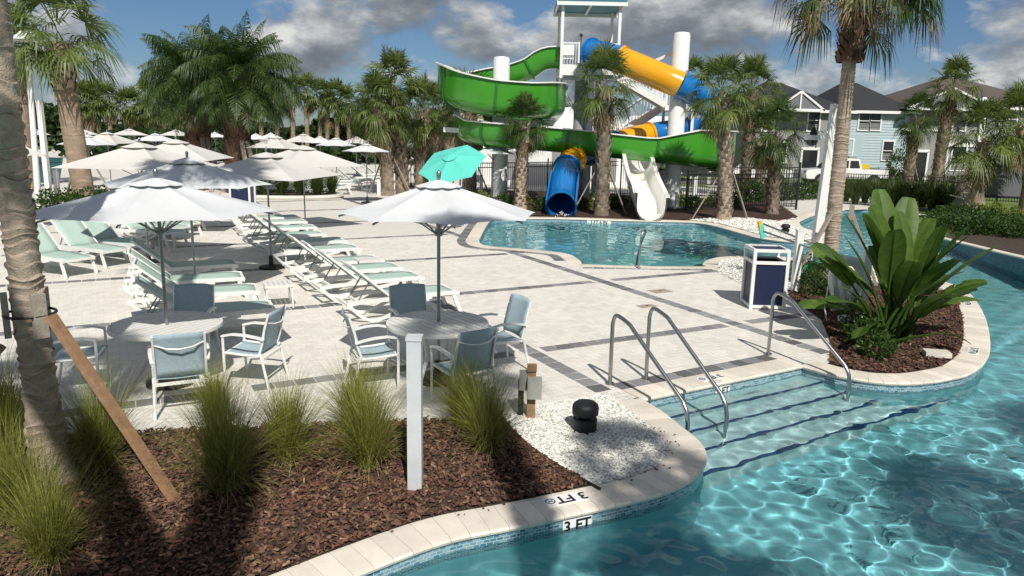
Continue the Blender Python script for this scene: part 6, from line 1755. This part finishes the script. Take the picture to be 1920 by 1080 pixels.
for a in (-1, 1): MB().box((-2.74, a * .72, .88), (.08, .34, .18)).build('headlight', 'window_glass', t); MB().box((-1.05, a * 1.0, 1.22), (.12, .2, .14)).build('mirror', 'black_plastic', t)
p = G(1400, 345); t = thing('parked_car', 'white car half hidden behind the palms and gate at left of the truck', 'car', (AT(1412, 330, 52).x, 51.5, -.05))
body = side_prism([(-2.2, .35), (-2.25, .75), (-1.2, .92), (-.7, 1.38), (.8, 1.40), (1.6, .98), (2.2, .9), (2.2, .4)], 1.75); body.materials.append(MATS['truck_white']); link('body', body, t)
m = MB(); m.v = [Vector((-1.0, -.885, .95)), Vector((1.3, -.885, .98)), Vector((.75, -.88, 1.32)), Vector((-.65, -.88, 1.30))]; m.f = [(0, 1, 2, 3)]; m.build('side_window', 'window_glass', t)
for x in (-1.4, 1.4): MB().cyl((x, -.9, .32), (x, .9, .32), .32, n=16).build('wheel', 'rubber', t, True)

# dark board, covered grill
b = G(1874, 393); t = thing('notice_board', 'dark grey free-standing board at the right, seen from behind', 'board', (b.x, b.y, 0), R(-12))
MB().box((0, 0, 1.35), (1.5, .06, 1.5)).build('panel', 'sign_grey', t)
for a in (-1, 1): MB().box((a * .82, 0, 1.1), (.12, .12, 2.3)).build('post', 'black_metal', t)
for z in (.42, 2.2): MB().box((0, -.06, z - (.2 if z > 1 else -.15)), (1.6, .06, .1)).build('rail', 'black_metal', t)
MB().box((0, 0, 2.2), (1.6, .1, .16)).build('header', 'sign_grey', t)
b = G(1812, 398); t = thing('covered_grill', 'tan tarp draped over a cart beside the dark board', 'cart', (b.x, b.y, 0))
m = MB(); rows = []
for k in range(8):
    f = k / 7; rr = .42 + .32 * (1 - f) ** 1.2; rows.append([Vector((math.cos(a) * rr * (1 + .13 * math.sin(5 * a + k * .3) * (1 - f)), math.sin(a) * rr * .7 * (1 + .1 * math.sin(4 * a) * (1 - f)), .35 + 1.25 * f + .05 * math.sin(3 * a) * (1 - f))) for a in [j * 6.2832 / 22 for j in range(23)]])
m.strip(rows); i_ = len(m.v); m.v += [Vector((0, 0, 1.66))]; m.f += [(i_ - 23 + j, i_ - 22 + j, i_) for j in range(22)]; m.build('tarp', 'tarp_tan', t, 'all')
for x in (-.35, .35): MB().box((x, 0, .2), (.06, .5, .4)).build('leg', 'black_metal', t)
MB().bar((-.4, -.3, .62), (-1.0, -.35, .75), .08, .05).build('handle', 'white_paint', t)

# far wood behind everything: one dark leafy mass
def wood(x0, x1, y0, n, h0, h1, seed, mat='forest', nm='far_wood'):
    r_ = np.random.default_rng(seed); X_ = r_.uniform(x0, x1, n); H = h0 + (h1 - h0) * (.5 + .5 * np.sin(X_ * .21 + seed) * np.sin(X_ * .057 + 2)) + r_.normal(0, .5, n)
    tcx = np.round(X_ / 3.2) * 3.2; hh_ = h0 + (h1 - h0) * (.5 + .5 * np.sin(tcx * 1.7 + seed * 3)) ; rel = (X_ - tcx) / 1.9
    Ztop = hh_ * np.sqrt(np.clip(1 - rel ** 2 * .6, .05, 1)); Z_ = Ztop * r_.random(n) ** .55; Y_ = y0 + r_.uniform(0, 9, n) + (1 - Z_ / Ztop) * -2
    C = np.stack([X_, Y_, Z_], -1); d = r_.normal(size=(n, 3)); d /= np.linalg.norm(d, axis=1)[:, None]; s = np.cross(d, r_.normal(size=(n, 3))); s /= np.linalg.norm(s, axis=1)[:, None]; L = r_.uniform(.35, .95, n)[:, None]
    Vv = np.stack([C - d * L * .5, C + s * L * .35, C + d * L * .5, C - s * L * .35], 1)
    o = link(nm, np_mesh(nm, Vv.reshape(-1, 3), np.arange(n * 4).reshape(-1, 4), mat)); tag(o, kind='stuff')
wood(-110, 4, 100, 42000, 2.8, 6.0, 3); wood(0, 24, 70, 9000, 2.5, 5.0, 5); wood(-40, -4, 66, 9000, .8, 2.6, 8)
wood(60, 110, 90, 6000, 3, 6, 9)
# small far pool at left with its coping
q = [G(20, 345), G(112, 342), G(118, 296), G(20, 292)]
fp_ = [(v.x, v.y) for v in q]; sheet('far_pool', fp_, [], .006, 'far_water') if 'far_water' in MATS else None
